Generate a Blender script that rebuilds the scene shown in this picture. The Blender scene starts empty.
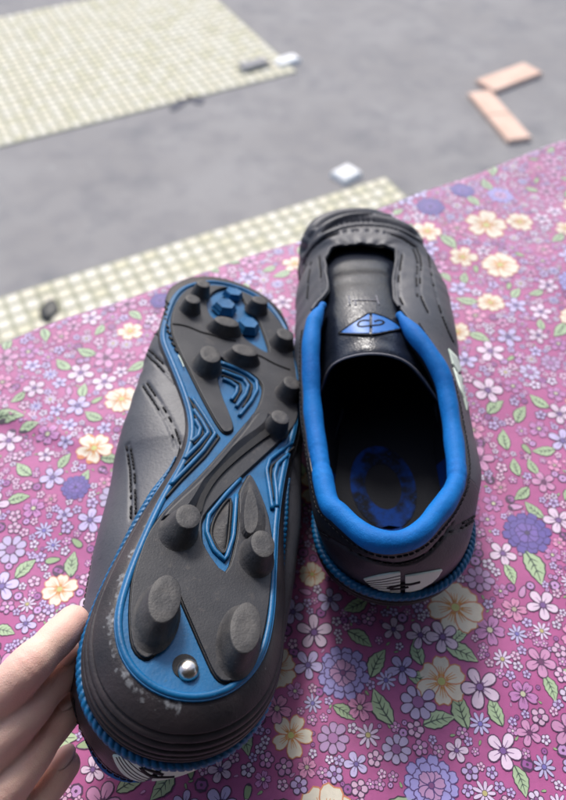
import bpy, bmesh, math, random
import numpy as np
from mathutils import Vector, Matrix
from mathutils.bvhtree import BVHTree
from mathutils.geometry import tessellate_polygon
random.seed(7); RNG = np.random.default_rng(11)
R_ = math.radians
SC = bpy.context.scene
COL = SC.collection

# ------------------------------------------------------------------ camera
CAM_H, PITCH, FPX = .304, 51.0, 700.0
cam_d = bpy.data.cameras.new('camera'); cam = bpy.data.objects.new('camera', cam_d); COL.objects.link(cam)
cam.location = (0, 0, CAM_H); cam.rotation_euler = (R_(90 - PITCH), 0, 0)
cam_d.sensor_fit = 'VERTICAL'; cam_d.sensor_height = 24; cam_d.lens = 24 * FPX / 800
cam_d.clip_start = .01; cam_d.clip_end = 500
cam_d.dof.use_dof = True; cam_d.dof.focus_distance = .250
cam_d.dof.aperture_fstop = cam_d.lens / 1000 / .0030
SC.camera = cam
# ------------------------------------------------------------------ light
SUN_EL, SUN_AZ = 44, -10          # azimuth measured from +Y towards +X
w = bpy.data.worlds.new('World'); SC.world = w; w.use_nodes = True
nt = w.node_tree; bg = nt.nodes['Background']
sky = nt.nodes.new('ShaderNodeTexSky'); sky.sky_type = 'NISHITA'; sky.sun_disc = False
sky.sun_elevation = R_(SUN_EL); sky.sun_rotation = R_(SUN_AZ)
sky.air_density = 1.0; sky.dust_density = 3.0; sky.ozone_density = 1.5
nt.links.new(sky.outputs[0], bg.inputs[0]); bg.inputs[1].default_value = .12
sd = bpy.data.lights.new('sun', 'SUN'); sd.energy = 1.5; sd.angle = R_(12); sd.color = (1, .98, .95)
sun = bpy.data.objects.new('sun', sd); COL.objects.link(sun)
az, el = R_(SUN_AZ), R_(SUN_EL)
sdir = Vector((math.sin(az) * math.cos(el), math.cos(az) * math.cos(el), math.sin(el)))
sun.rotation_euler = sdir.to_track_quat('Z', 'Y').to_euler()
SC.view_settings.view_transform = 'Standard'; SC.view_settings.look = 'None'
SC.view_settings.gamma = 1; SC.view_settings.use_curve_mapping = False
SC.view_settings.exposure = 0.82

# ------------------------------------------------------------------ helpers
_c, _s = math.cos(R_(PITCH)), math.sin(R_(PITCH))
FW = np.array([0, _c, -_s]); UP = np.array([0, _s, _c]); RT = np.array([1., 0, 0]); CP = np.array([0, 0, CAM_H])
def ray(x, y): return FW + RT * ((x - 283) / FPX) + UP * ((400 - y) / FPX)
def atz(x, y, z):
    d = ray(x, y); return CP + d * ((z - CAM_H) / d[2])

def obj(name, verts, faces, mat=None, parent=None, smooth=True, attr=None, mats=None, midx=None):
    me = bpy.data.meshes.new(name)
    me.from_pydata([tuple(map(float, v)) for v in verts], [], [tuple(int(i) for i in f) for f in faces])
    for m in (mats or ([mat] if mat else [])): me.materials.append(m)
    if midx is not None: me.polygons.foreach_set('material_index', midx)
    me.polygons.foreach_set('use_smooth', [smooth] * len(me.polygons))
    if attr:
        for an, vals in attr.items():
            a = me.attributes.new(an, 'FLOAT', 'POINT'); a.data.foreach_set('value', np.asarray(vals, np.float32))
    me.update()
    o = bpy.data.objects.new(name, me); COL.objects.link(o)
    if parent: o.parent = parent
    return o
def tag(o, label=None, cat=None, group=None, kind=None):
    if label: o['label'] = label
    if cat: o['category'] = cat
    if group: o['group'] = group
    if kind: o['kind'] = kind
    return o
def empty(name, loc=(0, 0, 0)):
    o = bpy.data.objects.new(name, None); COL.objects.link(o); o.location = loc; o.empty_display_size = .02
    return o
def catmull(P, n, closed=False):
    P = np.asarray(P, float); m = len(P)
    if closed: Q = np.vstack([P[-1], P, P[0], P[1]]); segs = m
    else: Q = np.vstack([2 * P[0] - P[1], P, 2 * P[-1] - P[-2]]); segs = m - 1
    out = []
    for i in range(segs):
        p0, p1, p2, p3 = Q[i:i + 4]
        for k in range(n):
            t = k / n
            out.append(.5 * ((2 * p1) + (-p0 + p2) * t + (2 * p0 - 5 * p1 + 4 * p2 - p3) * t * t + (-p0 + 3 * p1 - 3 * p2 + p3) * t ** 3))
    if not closed: out.append(P[-1])
    return np.array(out)
def resample(P, n, closed=False):
    P = np.asarray(P, float)
    if closed: P = np.vstack([P, P[0]])
    d = np.r_[0, np.cumsum(np.linalg.norm(np.diff(P, axis=0), axis=1))]
    t = np.linspace(0, d[-1], n + 1 if closed else n)
    if closed: t = t[:-1]
    return np.stack([np.interp(t, d, P[:, k]) for k in range(P.shape[1])], 1)
def tube(path, rad, seg=8, closed=False, flat=None, caps=True):
    """swept tube; rad number or list; flat=(normal list, factor) squashes along a normal"""
    P = np.asarray(path, float); n = len(P); rad = np.broadcast_to(rad, (n,)).astype(float)
    V = []; F = []
    if closed: T = np.roll(P, -1, 0) - np.roll(P, 1, 0)
    else: T = np.gradient(P, axis=0)
    T /= np.linalg.norm(T, axis=1)[:, None] + 1e-12
    ref = np.array([0, 0, 1.]) if abs(T[0][2]) < .9 else np.array([1., 0, 0])
    A = np.cross(T[0], ref); A /= np.linalg.norm(A)
    for i in range(n):
        if flat is None or flat[0] is None:
            A = A - T[i] * (A @ T[i]); A /= np.linalg.norm(A); B = np.cross(T[i], A); fa = 1
        else:
            B = np.asarray(flat[0][i]); B = B - T[i] * (B @ T[i]); B /= np.linalg.norm(B) + 1e-12; A = np.cross(B, T[i]); fa = flat[1]
        for k in range(seg):
            a = 2 * math.pi * k / seg
            V.append(P[i] + rad[i] * (A * math.cos(a) + B * math.sin(a) * fa))
    m = n if closed else n - 1
    for i in range(m):
        j = (i + 1) % n
        for k in range(seg):
            l = (k + 1) % seg
            F.append((i * seg + k, i * seg + l, j * seg + l, j * seg + k))
    if not closed and caps:
        F.append(tuple(range(seg))[::-1]); F.append(tuple((n - 1) * seg + k for k in range(seg)))
    return V, F
class MB:
    def __init__(s): s.V = []; s.F = []
    def add(s, V, F):
        b = len(s.V); s.V += list(V); s.F += [tuple(i + b for i in f) for f in F]; return s
def fix_normals(o):
    bm = bmesh.new(); bm.from_mesh(o.data); bmesh.ops.recalc_face_normals(bm, faces=bm.faces); bm.to_mesh(o.data); bm.free()
def grid_faces(nu, nv, closed_u=False):
    F = []
    for i in range(nu if closed_u else nu - 1):
        j = (i + 1) % nu
        for k in range(nv - 1): F.append((i * nv + k, j * nv + k, j * nv + k + 1, i * nv + k + 1))
    return F
def prism(loops, z0, z1):
    """solid between heights z0 and z1 from an outer loop and holes (2-D)"""
    from mathutils.geometry import delaunay_2d_cdt
    pts = [Vector((p[0] * 1000, p[1] * 1000)) for L in loops for p in L]; fl = []; b = 0
    for L in loops: fl.append(list(range(b, b + len(L)))); b += len(L)
    def area(L): return sum(pts[L[i]].x * pts[L[(i + 1) % len(L)]].y - pts[L[(i + 1) % len(L)]].x * pts[L[i]].y for i in range(len(L)))
    for i, L in enumerate(fl):
        if area(L) < 0: L.reverse()
    r = delaunay_2d_cdt(pts, [], fl, 2, 1e-4)
    vs = [(v.x / 1000, v.y / 1000) for v in r[0]]; tri = [tuple(f) for f in r[2]]
    if len(loops) > 1:          # drop triangles inside holes
        def inside(q, L):
            c = False; n = len(L)
            for i in range(n):
                x1, y1 = L[i]; x2, y2 = L[i - 1]
                if (y1 > q[1]) != (y2 > q[1]) and q[0] < (x2 - x1) * (q[1] - y1) / (y2 - y1) + x1: c = not c
            return c
        tri = [t for t in tri if not any(inside((sum(vs[i][0] for i in t) / 3, sum(vs[i][1] for i in t) / 3), H) for H in loops[1:])]
    n = len(vs); V = [(p[0], p[1], z0) for p in vs] + [(p[0], p[1], z1) for p in vs]
    F = tri + [tuple(i + n for i in t[::-1]) for t in tri]; cnt = set()
    for t in tri:
        for i in range(len(t)): cnt.add((t[i], t[(i + 1) % len(t)]))
    for (i, j) in sorted(cnt):
        if (j, i) not in cnt: F.append((j, i, i + n, j + n))
    return V, F
def bevel(o, wd, seg=2, ang=40):
    m = o.modifiers.new('bevel', 'BEVEL'); m.width = wd; m.segments = seg; m.limit_method = 'ANGLE'; m.angle_limit = R_(ang)
    return o

# ------------------------------------------------------------------ materials
def mat(name, col, rough=.5, spec=.5, bump=None, vary=None, sheen=0, coat=0, metal=0, sss=0, extra=None):
    """bump: list of (scale, strength, distance, type); vary: (scale, colour2, low, high)"""
    m = bpy.data.materials.new(name); m.use_nodes = True; N = m.node_tree.nodes; L = m.node_tree.links
    b = N['Principled BSDF']; b.inputs['Base Color'].default_value = (*col, 1); b.inputs['Roughness'].default_value = rough
    b.inputs['Specular IOR Level'].default_value = spec; b.inputs['Metallic'].default_value = metal
    b.inputs['Sheen Weight'].default_value = sheen; b.inputs['Coat Weight'].default_value = coat
    if sss: b.inputs['Subsurface Weight'].default_value = sss; b.inputs['Subsurface Radius'].default_value = (.004, .0015, .0008); b.inputs['Subsurface Scale'].default_value = 1
    tc = N.new('ShaderNodeTexCoord')
    def noise(sc, det=4, rg=.55):
        n = N.new('ShaderNodeTexNoise'); n.inputs['Scale'].default_value = sc; n.inputs['Detail'].default_value = det; n.inputs['Roughness'].default_value = rg
        L.new(tc.outputs['Object'], n.inputs['Vector']); return n
    if vary:
        col_out = None
        for (sc, c2, lo, hi) in vary:
            n = noise(sc); mr = N.new('ShaderNodeMapRange'); mr.inputs[1].default_value = lo; mr.inputs[2].default_value = hi
            L.new(n.outputs[0], mr.inputs[0])
            mx = N.new('ShaderNodeMix'); mx.data_type = 'RGBA'; L.new(mr.outputs[0], mx.inputs[0])
            if col_out is None: mx.inputs[6].default_value = (*col, 1)
            else: L.new(col_out, mx.inputs[6])
            mx.inputs[7].default_value = (*c2, 1); col_out = mx.outputs[2]
        L.new(col_out, b.inputs['Base Color'])
    if bump:
        prev = None
        for (sc, st, dist, typ) in bump:
            if typ == 'n': n = noise(sc).outputs[0]
            else:
                v = N.new('ShaderNodeTexVoronoi'); v.inputs['Scale'].default_value = sc
                if typ == 'c': v.feature = 'DISTANCE_TO_EDGE'
                L.new(tc.outputs['Object'], v.inputs['Vector']); n = v.outputs[0]
            bp = N.new('ShaderNodeBump'); bp.inputs['Strength'].default_value = st; bp.inputs['Distance'].default_value = dist
            L.new(n, bp.inputs['Height'])
            if prev: L.new(prev.outputs[0], bp.inputs['Normal'])
            prev = bp
        L.new(prev.outputs[0], b.inputs['Normal'])
    if extra: extra(m, N, L, b, tc)
    return m
LEATHER = mat('grey_leather', (.060, .064, .080), .5, .55, bump=[(900, .35, .0004, 'n'), (120, .2, .0008, 'n')], vary=[(45, (.080, .080, .094), .4, .7), (400, (.046, .048, .060), .55, .75)])
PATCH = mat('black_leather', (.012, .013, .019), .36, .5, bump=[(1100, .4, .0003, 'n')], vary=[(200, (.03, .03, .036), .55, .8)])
HEEL_SHADE = mat('shaded_heel_leather', (.020, .018, .027), .45, .5, bump=[(900, .35, .0004, 'n'), (120, .2, .0008, 'n')], vary=[(60, (.034, .029, .038), .45, .7)])  # darker copy of the upper leather, with the heel's shade in its colour
TONGUE = mat('tongue_leather', (.010, .014, .026), .30, .6, bump=[(700, .5, .0004, 'c'), (90, .4, .0015, 'n')], vary=[(150, (.02, .024, .036), .5, .8)])
BLUE = mat('blue_rubber', (.003, .125, .31), .42, .45, bump=[(800, .35, .0003, 'n')], vary=[(90, (.002, .09, .225), .4, .7), (700, (.02, .17, .38), .62, .8), (14, (.012, .10, .22), .5, .7), (260, (.03, .10, .17), .62, .75)])
BLUE_C = mat('blue_collar_cloth', (.0, .165, .52), .62, .25, bump=[(2200, .6, .0003, 'n'), (350, .3, .0006, 'n'), (120, .35, .0015, 'n')], vary=[(40, (.0, .115, .42), .4, .7), (900, (.0, .18, .58), .55, .75)], sheen=0)
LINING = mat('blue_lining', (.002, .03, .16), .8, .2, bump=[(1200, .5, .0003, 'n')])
FADED = mat('faded_blue_print', (.002, .03, .17), .85, .2, vary=[(75, (.004, .006, .012), .44, .54), (600, (.003, .02, .09), .5, .7)])
INSOLE = mat('black_insole', (.005, .006, .010), .8, .3, bump=[(1200, .5, .0003, 'n')])
DARK = mat('dark_rubber', (.021, .022, .028), .5, .45, bump=[(1500, .4, .0002, 'n'), (110, .15, .0006, 'n')], vary=[(70, (.042, .042, .047), .45, .75), (1500, (.09, .09, .09), .66, .8), (220, (.055, .05, .05), .6, .72)])
STUD = mat('stud_rubber', (.045, .044, .047), .55, .4, bump=[(1000, .6, .0003, 'n'), (260, .4, .0006, 'n')], vary=[(160, (.085, .08, .078), .4, .7), (1100, (.14, .135, .13), .62, .8)])
BLACKR = mat('black_rubber', (.008, .008, .010), .5, .3, bump=[(900, .3, .0003, 'n')])
THREAD = mat('black_thread', (.006, .006, .009), .6, .3)
THREAD_L = mat('grey_thread', (.22, .22, .25), .7, .3)
WHITE = mat('white_print', (.66, .76, .68), .5, .4, bump=[(900, .3, .0003, 'n')])
STEEL = mat('steel', (.72, .66, .60), .28, .5, metal=1, bump=[(500, .3, .0004, 'n')])
def wall_extra(m, N, L, b, tc):
    at = N.new('ShaderNodeAttribute'); at.attribute_name = 'wear'
    n = N.new('ShaderNodeTexNoise'); n.inputs['Scale'].default_value = 420; n.inputs['Detail'].default_value = 6; L.new(tc.outputs['Object'], n.inputs['Vector'])
    n2 = N.new('ShaderNodeTexNoise'); n2.inputs['Scale'].default_value = 60; L.new(tc.outputs['Object'], n2.inputs['Vector'])
    a = N.new('ShaderNodeMath'); a.operation = 'MULTIPLY_ADD'; L.new(at.outputs['Fac'], a.inputs[0]); a.inputs[1].default_value = .35; L.new(n.outputs[0], a.inputs[2])
    a2 = N.new('ShaderNodeMath'); a2.operation = 'MULTIPLY_ADD'; L.new(n2.outputs[0], a2.inputs[0]); a2.inputs[1].default_value = .35; L.new(a.outputs[0], a2.inputs[2])
    mr = N.new('ShaderNodeMapRange'); mr.inputs[1].default_value = .97; mr.inputs[2].default_value = 1.2; L.new(a2.outputs[0], mr.inputs[0])
    mr2 = N.new('ShaderNodeMapRange'); mr2.inputs[1].default_value = .35; mr2.inputs[2].default_value = .7; L.new(n2.outputs[0], mr2.inputs[0])
    m0 = N.new('ShaderNodeMix'); m0.data_type = 'RGBA'; m0.inputs[6].default_value = (.017, .016, .020, 1); m0.inputs[7].default_value = (.046, .036, .040, 1); L.new(mr2.outputs[0], m0.inputs[0])
    mx = N.new('ShaderNodeMix'); mx.data_type = 'RGBA'; L.new(m0.outputs[2], mx.inputs[6]); mx.inputs[7].default_value = (.26, .27, .29, 1); L.new(mr.outputs[0], mx.inputs[0])
    L.new(mx.outputs[2], b.inputs['Base Color'])
WALLM = mat('worn_dark_rubber', (.04, .036, .04), .5, .4, bump=[(900, .4, .0004, 'n'), (200, .3, .0006, 'n')], extra=wall_extra)

# ------------------------------------------------------------------ ground far below
GZ = -4.2
def ground_mat():
    def ex(m, N, L, b, tc):
        pass
    return mat('asphalt', (.285, .27, .262), .85, .3, bump=[(60, .4, .01, 'n')], vary=[(.7, (.33, .315, .305), .4, .65), (3.5, (.25, .24, .24), .45, .75), (60, (.33, .32, .32), .55, .8), (1.6, (.22, .215, .22), .56, .74), (9, (.36, .35, .34), .62, .8)])
ASPHALT = ground_mat()
V = []; F = []
g = 60
V = [(-g, -g, GZ), (g, -g, GZ), (g, g, GZ), (-g, g, GZ)]
road = obj('road', V, [(0, 1, 2, 3)], ASPHALT, smooth=False); tag(road, kind='structure')
ea, eb = atz(57, 281, GZ), atz(385, 178, GZ)
rd = (eb - ea)[:2]; rd = rd / np.linalg.norm(rd); rn = np.array([-rd[1], rd[0]])      # along the lane, across it
def gp(o, a, b, z): return np.array([o[0] + rd[0] * a + rn[0] * b, o[1] + rd[1] * a + rn[1] * b, z])
PAVERS = [mat('paver_cream', (.86, .79, .62), .85, .3, bump=[(40, .5, .01, 'n')], vary=[(6, (.70, .64, .48), .45, .75)]),
          mat('paver_pale', (.90, .84, .70), .85, .3, bump=[(40, .5, .01, 'n')], vary=[(6, (.74, .69, .55), .45, .75)]),
          mat('paver_olive', (.78, .72, .53), .85, .3, bump=[(40, .5, .01, 'n')], vary=[(6, (.58, .55, .36), .45, .75)])]
JOINT = mat('mossy_joint', (.44, .43, .31), .95, .2, bump=[(30, .6, .01, 'n')], vary=[(5, (.38, .37, .27), .4, .65)])
KERB = mat('kerb_concrete', (.50, .50, .49), .85, .3, bump=[(50, .4, .01, 'n')])
def box_mesh(sx, sy, sz, bv):
    bm = bmesh.new(); bmesh.ops.create_cube(bm, size=1)
    for v in bm.verts: v.co = Vector((v.co.x * sx, v.co.y * sy, v.co.z * sz))
    top = [e for e in bm.edges if all(v.co.z > 0 for v in e.verts)]
    bmesh.ops.bevel(bm, geom=top, offset=bv, segments=1, affect='EDGES')
    me = bpy.data.meshes.new('paver'); bm.to_mesh(me); bm.free(); return me
def pavement(o, a0, a1, b0, b1, cell, name, maxparts, near):
    """o origin; slab with pavers in a grid, rows along the lane"""
    z0 = GZ + .004
    c = [gp(o, a0, b0, 0), gp(o, a1, b0, 0), gp(o, a1, b1, 0), gp(o, a0, b1, 0)]
    P2 = [[(p[0], p[1]) for p in c]]
    V, F = prism(P2, z0, GZ + .012)
    base = obj(name, V, F, JOINT, smooth=False); tag(base, kind='structure'); fix_normals(base)
    me = []
    for m in PAVERS:
        x = box_mesh(cell * .84, cell * .84, .05, .014); x.materials.append(m); me.append(x)
    cells = []
    na, nb = int(round((a1 - a0) / cell)), int(round((b1 - b0) / cell))
    for i in range(na):
        for j in range(nb):
            a = a0 + (i + .5) * (a1 - a0) / na; b = b0 + (j + .5) * (b1 - b0) / nb
            p = gp(o, a, b, GZ + .012 - .018 + random.uniform(-.002, .002))
            d = p - CP; k = d @ FW; x = 283 + FPX * (d @ RT) / k; y = 400 - FPX * (d @ UP) / k
            vis = -15 < x < 581 and -15 < y < 330
            cells.append((0 if vis else 1, k, p, random.choice((0, 0, 1, 1, 2)), random.uniform(-.02, .02)))
    cells.sort(key=lambda c: (c[0], c[1]))
    ang = math.atan2(rd[1], rd[0]); rest = MB(); mi = []
    for q, (v, k, p, c, r) in enumerate(cells):
        if q < maxparts and v == 0:
            b = bpy.data.objects.new('paver', me[c]); COL.objects.link(b); b.parent = base
            b.location = p; b.rotation_euler = (random.uniform(-.01, .01), random.uniform(-.01, .01), ang + r)
        else:
            M = Matrix.Translation(p) @ Matrix.Rotation(ang + r, 4, 'Z')
            rest.add([M @ x.co for x in me[c].vertices], [tuple(f.vertices) for f in me[c].polygons]); mi += [c] * len(me[c].polygons)
    if rest.V:
        r = obj('paver_field', rest.V, rest.F, smooth=False, parent=base, mats=PAVERS, midx=mi); r['kind'] = 'stuff'
    return base
pavement(ea, -4.0, (eb - ea)[:2] @ rd, -1.35, 0, .150, 'near_pavement', 300, 0)
fa, fb = atz(57, 133, GZ), atz(273, 63, GZ)
fd = (fa - ea)[:2] @ rn; ga = (atz(300, 55, GZ) - ea)[:2] @ rd
pavement(ea, -6.0, (atz(283, 60, GZ) - ea)[:2] @ rd, fd, fd + 3.5, .138, 'far_pavement', 300, 0)
# things lying about on the ground
def lump(name, c, rx, ry, rz, m, label, cat, seed=0, n=3):
    bm = bmesh.new(); bmesh.ops.create_icosphere(bm, subdivisions=n, radius=1)
    rg = random.Random(seed); ph = [rg.uniform(0, 6) for _ in range(6)]
    for v in bm.verts:
        q = v.co.copy(); k = 1 + .12 * math.sin(3 * q.x + ph[0]) * math.cos(4 * q.y + ph[1]) + .07 * math.sin(7 * q.z + 5 * q.x + ph[2])
        v.co = Vector((q.x * rx * k, q.y * ry * k, max(q.z, -.55) * rz * k + .55 * rz))
    me = bpy.data.meshes.new(name); bm.to_mesh(me); bm.free(); me.materials.append(m)
    for p in me.polygons: p.use_smooth = True
    o = bpy.data.objects.new(name, me); COL.objects.link(o); o.location = c; tag(o, label, cat); return o
WHITE_S = mat('white_paint', (.88, .87, .84), .6, .3, bump=[(15, .5, .02, 'n')])
DARK_BAG = mat('dark_plastic', (.02, .022, .022), .5, .4, bump=[(15, .5, .02, 'n')])
def block(name, x, y, sx, sy, sz, m, label, cat, rot=.3, z=0):
    bm = bmesh.new(); bmesh.ops.create_cube(bm, size=1)
    for v in bm.verts: k = 1 - .18 * (v.co.z > 0); v.co = Vector((v.co.x * sx * k, v.co.y * sy * k, (v.co.z + .5) * sz))
    bmesh.ops.bevel(bm, geom=list(bm.edges), offset=min(sx, sy, sz) * .16, segments=3, affect='EDGES')
    me = bpy.data.meshes.new(name); bm.to_mesh(me); bm.free(); me.materials.append(m)
    o = bpy.data.objects.new(name, me); COL.objects.link(o); p = atz(x, y, GZ + z); o.location = p; o.rotation_euler = (0, 0, math.atan2(rd[1], rd[0]) + rot); tag(o, label, cat); return o
block('white_stone', 346, 176, .30, .26, .06, WHITE_S, 'white block lying on the grey road by the corner of the near pavement', 'stone', .25)
block('white_stone', 287, 62, .36, .22, .05, WHITE_S, 'white block at the end corner of the far pavement, top of the picture', 'stone', .1)
block('grey_slab', 254, 64, .42, .20, .025, mat('grey_concrete', (.30, .29, .29), .7, .3), 'grey flat slab at the edge of the far pavement', 'slab', .1, .05)
p = atz(50, 312, GZ); lump('dark_bag', (p[0], p[1], GZ + .01), .08, .14, .03, DARK_BAG, 'small black bundle on the near pavement at the left edge of the cloth', 'bag', 3)
# dark mark shaped like an open V
c0 = atz(187, 103, GZ); S = .011
Vp = [(-14, -6), (-6, 5), (2, 9), (9, 6), (15, 3), (13, -2), (6, 0), (2, 2), (-3, -3), (-10, -9)]
vp = catmull([(c0[0] + x * S * 1.3, c0[1] + y * S * 2) for x, y in Vp], 4, True)
V, F = prism([[tuple(p) for p in vp]], GZ + .002, GZ + .012)
o = obj('tar_patch', V, F, mat('tar', (.12, .12, .14), .8, .3), smooth=False); tag(o, 'dark bent patch lying on the grey road near the far pavement', 'patch'); fix_normals(o)
# peach coloured edging of bricks at the right, an L
BRK = mat('peach_brick', (.85, .60, .47), .85, .3, vary=[(3, (.74, .50, .38), .4, .7)])
E_ = empty('stone_edging', tuple(atz(474, 96, GZ))); tag(E_, 'peach coloured stone edging turning a corner on the road at upper right', 'edging')
def run(p0, p1, wdt):
    p0, p1 = np.array(p0), np.array(p1); d = p1 - p0; L = np.linalg.norm(d); n = max(1, int(L / .45)); d /= L
    me = box_mesh(L / n * .985, wdt, .05, .008); me.name = 'edging_stone'; me.materials.append(BRK)
    for i in range(n):
        q = p0 + d * (i + .5) * L / n
        b = bpy.data.objects.new('edging_stone', me); COL.objects.link(b); b.parent = E_
        b.location = Vector((q[0], q[1], GZ + .03)) - E_.location; b.rotation_euler = (0, 0, math.atan2(d[1], d[0]) + random.uniform(-.006, .006))
run(atz(478, 95, GZ), atz(519, 143, GZ), .30)
k_ = atz(482, 90, GZ); k2 = atz(532, 71, GZ); run(k_ + (k2 - k_) * .04, k2, .34)

# ------------------------------------------------------------------ ledge and printed cloth
e0, e1 = atz(57, 322, 0), atz(509, 160, 0)
ed = (e1 - e0)[:2]; ed /= np.linalg.norm(ed); en = np.array([-ed[1], ed[0]])
TE = e0[:2] @ en - .006               # where the cloth starts to bend
def cloth_pt(S, T, off=0):
    """cloth sheet (s along the edge, t towards it) to space; off lifts a print layer"""
    S = np.asarray(S, float); T = np.asarray(T, float)
    h = .0007 * np.sin(S * 41 + T * 23 + 1) + .0006 * np.sin(S * 17 - T * 57 + 2) + .0004 * np.sin(S * 90 + T * 71)
    h = h + .0022 * np.exp(-((T * .9 + S * .25 - .33 - .008 * np.sin(S * 30)) / .006) ** 2) * np.exp(-((S + .10) / .10) ** 2) + .0016 * np.exp(-((T * .8 - S * .5 - .235) / .007) ** 2) * np.exp(-((S + .06) / .06) ** 2) + .0018 * np.exp(-((T - S * .35 - .24) / .008) ** 2) * np.exp(-((S - .24) / .06) ** 2)
    fold = .0022 * np.exp(-((S * .8 + T * .6 - .155) / .005) ** 2) * np.exp(-((S + .03) / .05) ** 2)
    h = h + fold + .0009 * np.exp(-((S * .95 - T * .3 - .155) / .008) ** 2)
    te = TE + .0022 * np.sin(S * 19 + .5) + .0012 * np.sin(S * 47)
    r = .008; d = np.clip(T - te, 0, None); a = np.clip(d / r, 0, math.pi / 2); dr = np.clip(d - r * math.pi / 2, 0, None)
    t = np.minimum(T, te) + (r + 0) * np.sin(a); z = -(r) * (1 - np.cos(a)) - dr
    wv = dr * .10 * np.sin(S * 60) ; t = t + wv
    z = z + h * np.cos(a); nx = np.sin(a); nz = np.cos(a)
    t = t + nx * off; z = z + nz * off
    return np.stack([ed[0] * S + en[0] * t, ed[1] * S + en[1] * t, z], -1)
def world_to_st(x, y): return (x * ed[0] + y * ed[1], x * en[0] + y * en[1])
S0, S1, T0, T1 = -.36, .52, -.16, TE + .20
ns, ntt = int((S1 - S0) / .0025), int((T1 - T0) / .0025)
gs, gt = np.meshgrid(np.linspace(S0, S1, ns), np.linspace(T0, T1, ntt), indexing='ij')
BV = cloth_pt(gs, gt).reshape(-1, 3)
ii, jj = np.meshgrid(np.arange(ns - 1), np.arange(ntt - 1), indexing='ij')
q = (ii * ntt + jj).ravel()
BF = np.stack([q, q + ntt, q + ntt + 1, q + 1], 1)
# ---- print: templates of (x, y, layer), triangles, colour index
def lin(r, g, b): return tuple(((c / 255 + .055) / 1.055) ** 2.4 if c > 10 else c / 3294 for c in (r, g, b))
class T_:
    def __init__(s): s.v = []; s.f = []; s.c = []
    def poly(s, P, layer, col, ctr=None):
        P = np.asarray(P, float); c = P.mean(0) if ctr is None else np.asarray(ctr); b = len(s.v); s.v.append((c[0], c[1], layer)); s.v += [(p[0], p[1], layer) for p in P]
        n = len(P)
        for i in range(n): s.f.append((b, b + 1 + i, b + 1 + (i + 1) % n)); s.c.append(col)
    def line(s, P, w, layer, col):
        P = np.asarray(P, float); t = np.gradient(P, axis=0); t /= np.linalg.norm(t, axis=1)[:, None] + 1e-9; nn = np.stack([-t[:, 1], t[:, 0]], 1)
        wd = np.linspace(w, w * .35, len(P))[:, None] / 2; A = P + nn * wd; B = P - nn * wd; b = len(s.v)
        s.v += [(p[0], p[1], layer) for p in A] + [(p[0], p[1], layer) for p in B]; n = len(P)
        for i in range(n - 1):
            s.f += [(b + i, b + n + i, b + n + i + 1), (b + i, b + n + i + 1, b + i + 1)]; s.c += [col, col]
def petal(a, r0, r1, wd, notch=0, pts=7):
    """outline of a petal pointing along angle a"""
    P = []
    for k in range(pts * 2):
        u = 2 * math.pi * k / (pts * 2); x = (r0 + r1) / 2 + (r1 - r0) / 2 * math.cos(u); y = wd * math.sin(u) * (1 + .35 * math.cos(u))
        if notch and k == 0: x -= notch
        P.append((x, y))
    P = np.array(P); c, s = math.cos(a), math.sin(a); return P @ np.array([[c, s], [-s, c]])
def grow(P, d):
    P = np.asarray(P); c = P.mean(0); v = P - c; l = np.linalg.norm(v, axis=1)[:, None]; return c + v * (1 + d / l)
# colour slots: 0 outline, 1 petal, 2 centre, 3 detail, 4 petal 2
def circ(r, n=8, c=(0, 0)): return [(c[0] + r * math.cos(2 * math.pi * i / n), c[1] + r * math.sin(2 * math.pi * i / n)) for i in range(n)]
def flower(n, wd, ol, jit, lines=0, centre=.2, notch=0, seed=0, r0=.12):
    rg = random.Random(seed); t = T_()
    for k in range(n):
        a = 2 * math.pi * k / n + rg.uniform(-jit, jit); r1 = 1 - rg.uniform(0, .14)
        P = petal(a, r0, r1, wd * rg.uniform(.9, 1.1), notch)
        L = 1 + .7 * (k % 3)
        t.poly(grow(P, ol), L, 0); t.poly(P, L + .35, 1)
        for q in range(lines):
            b = a + (q - (lines - 1) / 2) * .2; rr = .52 + .1 * rg.random()
            t.line([(math.cos(b) * .2, math.sin(b) * .2), (math.cos(b) * rr, math.sin(b) * rr)], .045, 3.2, 3)
    if centre:
        t.poly(circ(centre + ol * .8, 10), 3.5, 0); t.poly(circ(centre, 10), 3.8, 2)
        if lines:
            for k in range(7): t.poly(circ(.045, 5, (math.cos(k * .9) * centre * 1.5, math.sin(k * .9) * centre * 1.5)), 4.1, 3)
    return t
TPL = {}
TPL['cream'] = [flower(n, .31, .05, .08, 3, .15, .10, s) for n, s in ((5, 1), (6, 2), (5, 3), (7, 4))]
TPL['mauve'] = [flower(5, .25, .065, .08, 1, .16, 0, s) for s in (5, 6, 7)]
TPL['pink'] = [flower(5, .29, .055, .08, 2, .17, .12, s) for s in (8, 9)]
TPL['daisy'] = [flower(9, .12, .06, .04, 0, .2, 0, s) for s in (10, 11)]
TPL['bell'] = [flower(8, .22, .055, .05, 0, .3, 0, 12, .3)]
TPL['tiny'] = [flower(5, .30, .14, .1, 0, .22, 0, s) for s in (13, 14)]
def dahlia():
    t = T_()
    for ring, (n, r0, r1, wd, col) in enumerate(((12, .45, 1, .17, 1), (10, .3, .75, .17, 1), (9, .08, .5, .14, 4))):
        for k in range(n):
            a = 2 * math.pi * (k + ring * .4) / n; P = petal(a, r0, r1 - .06 * (k % 2), wd, .05); L = 1 + ring * 1.3 + .4 * (k % 3)
            t.poly(grow(P, .04), L, 0); t.poly(P, L + .25, col)
    t.poly(circ(.13, 9), 5.2, 0); t.poly(circ(.09, 9), 5.5, 2); return t
TPL['dahlia'] = [dahlia()]
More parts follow.
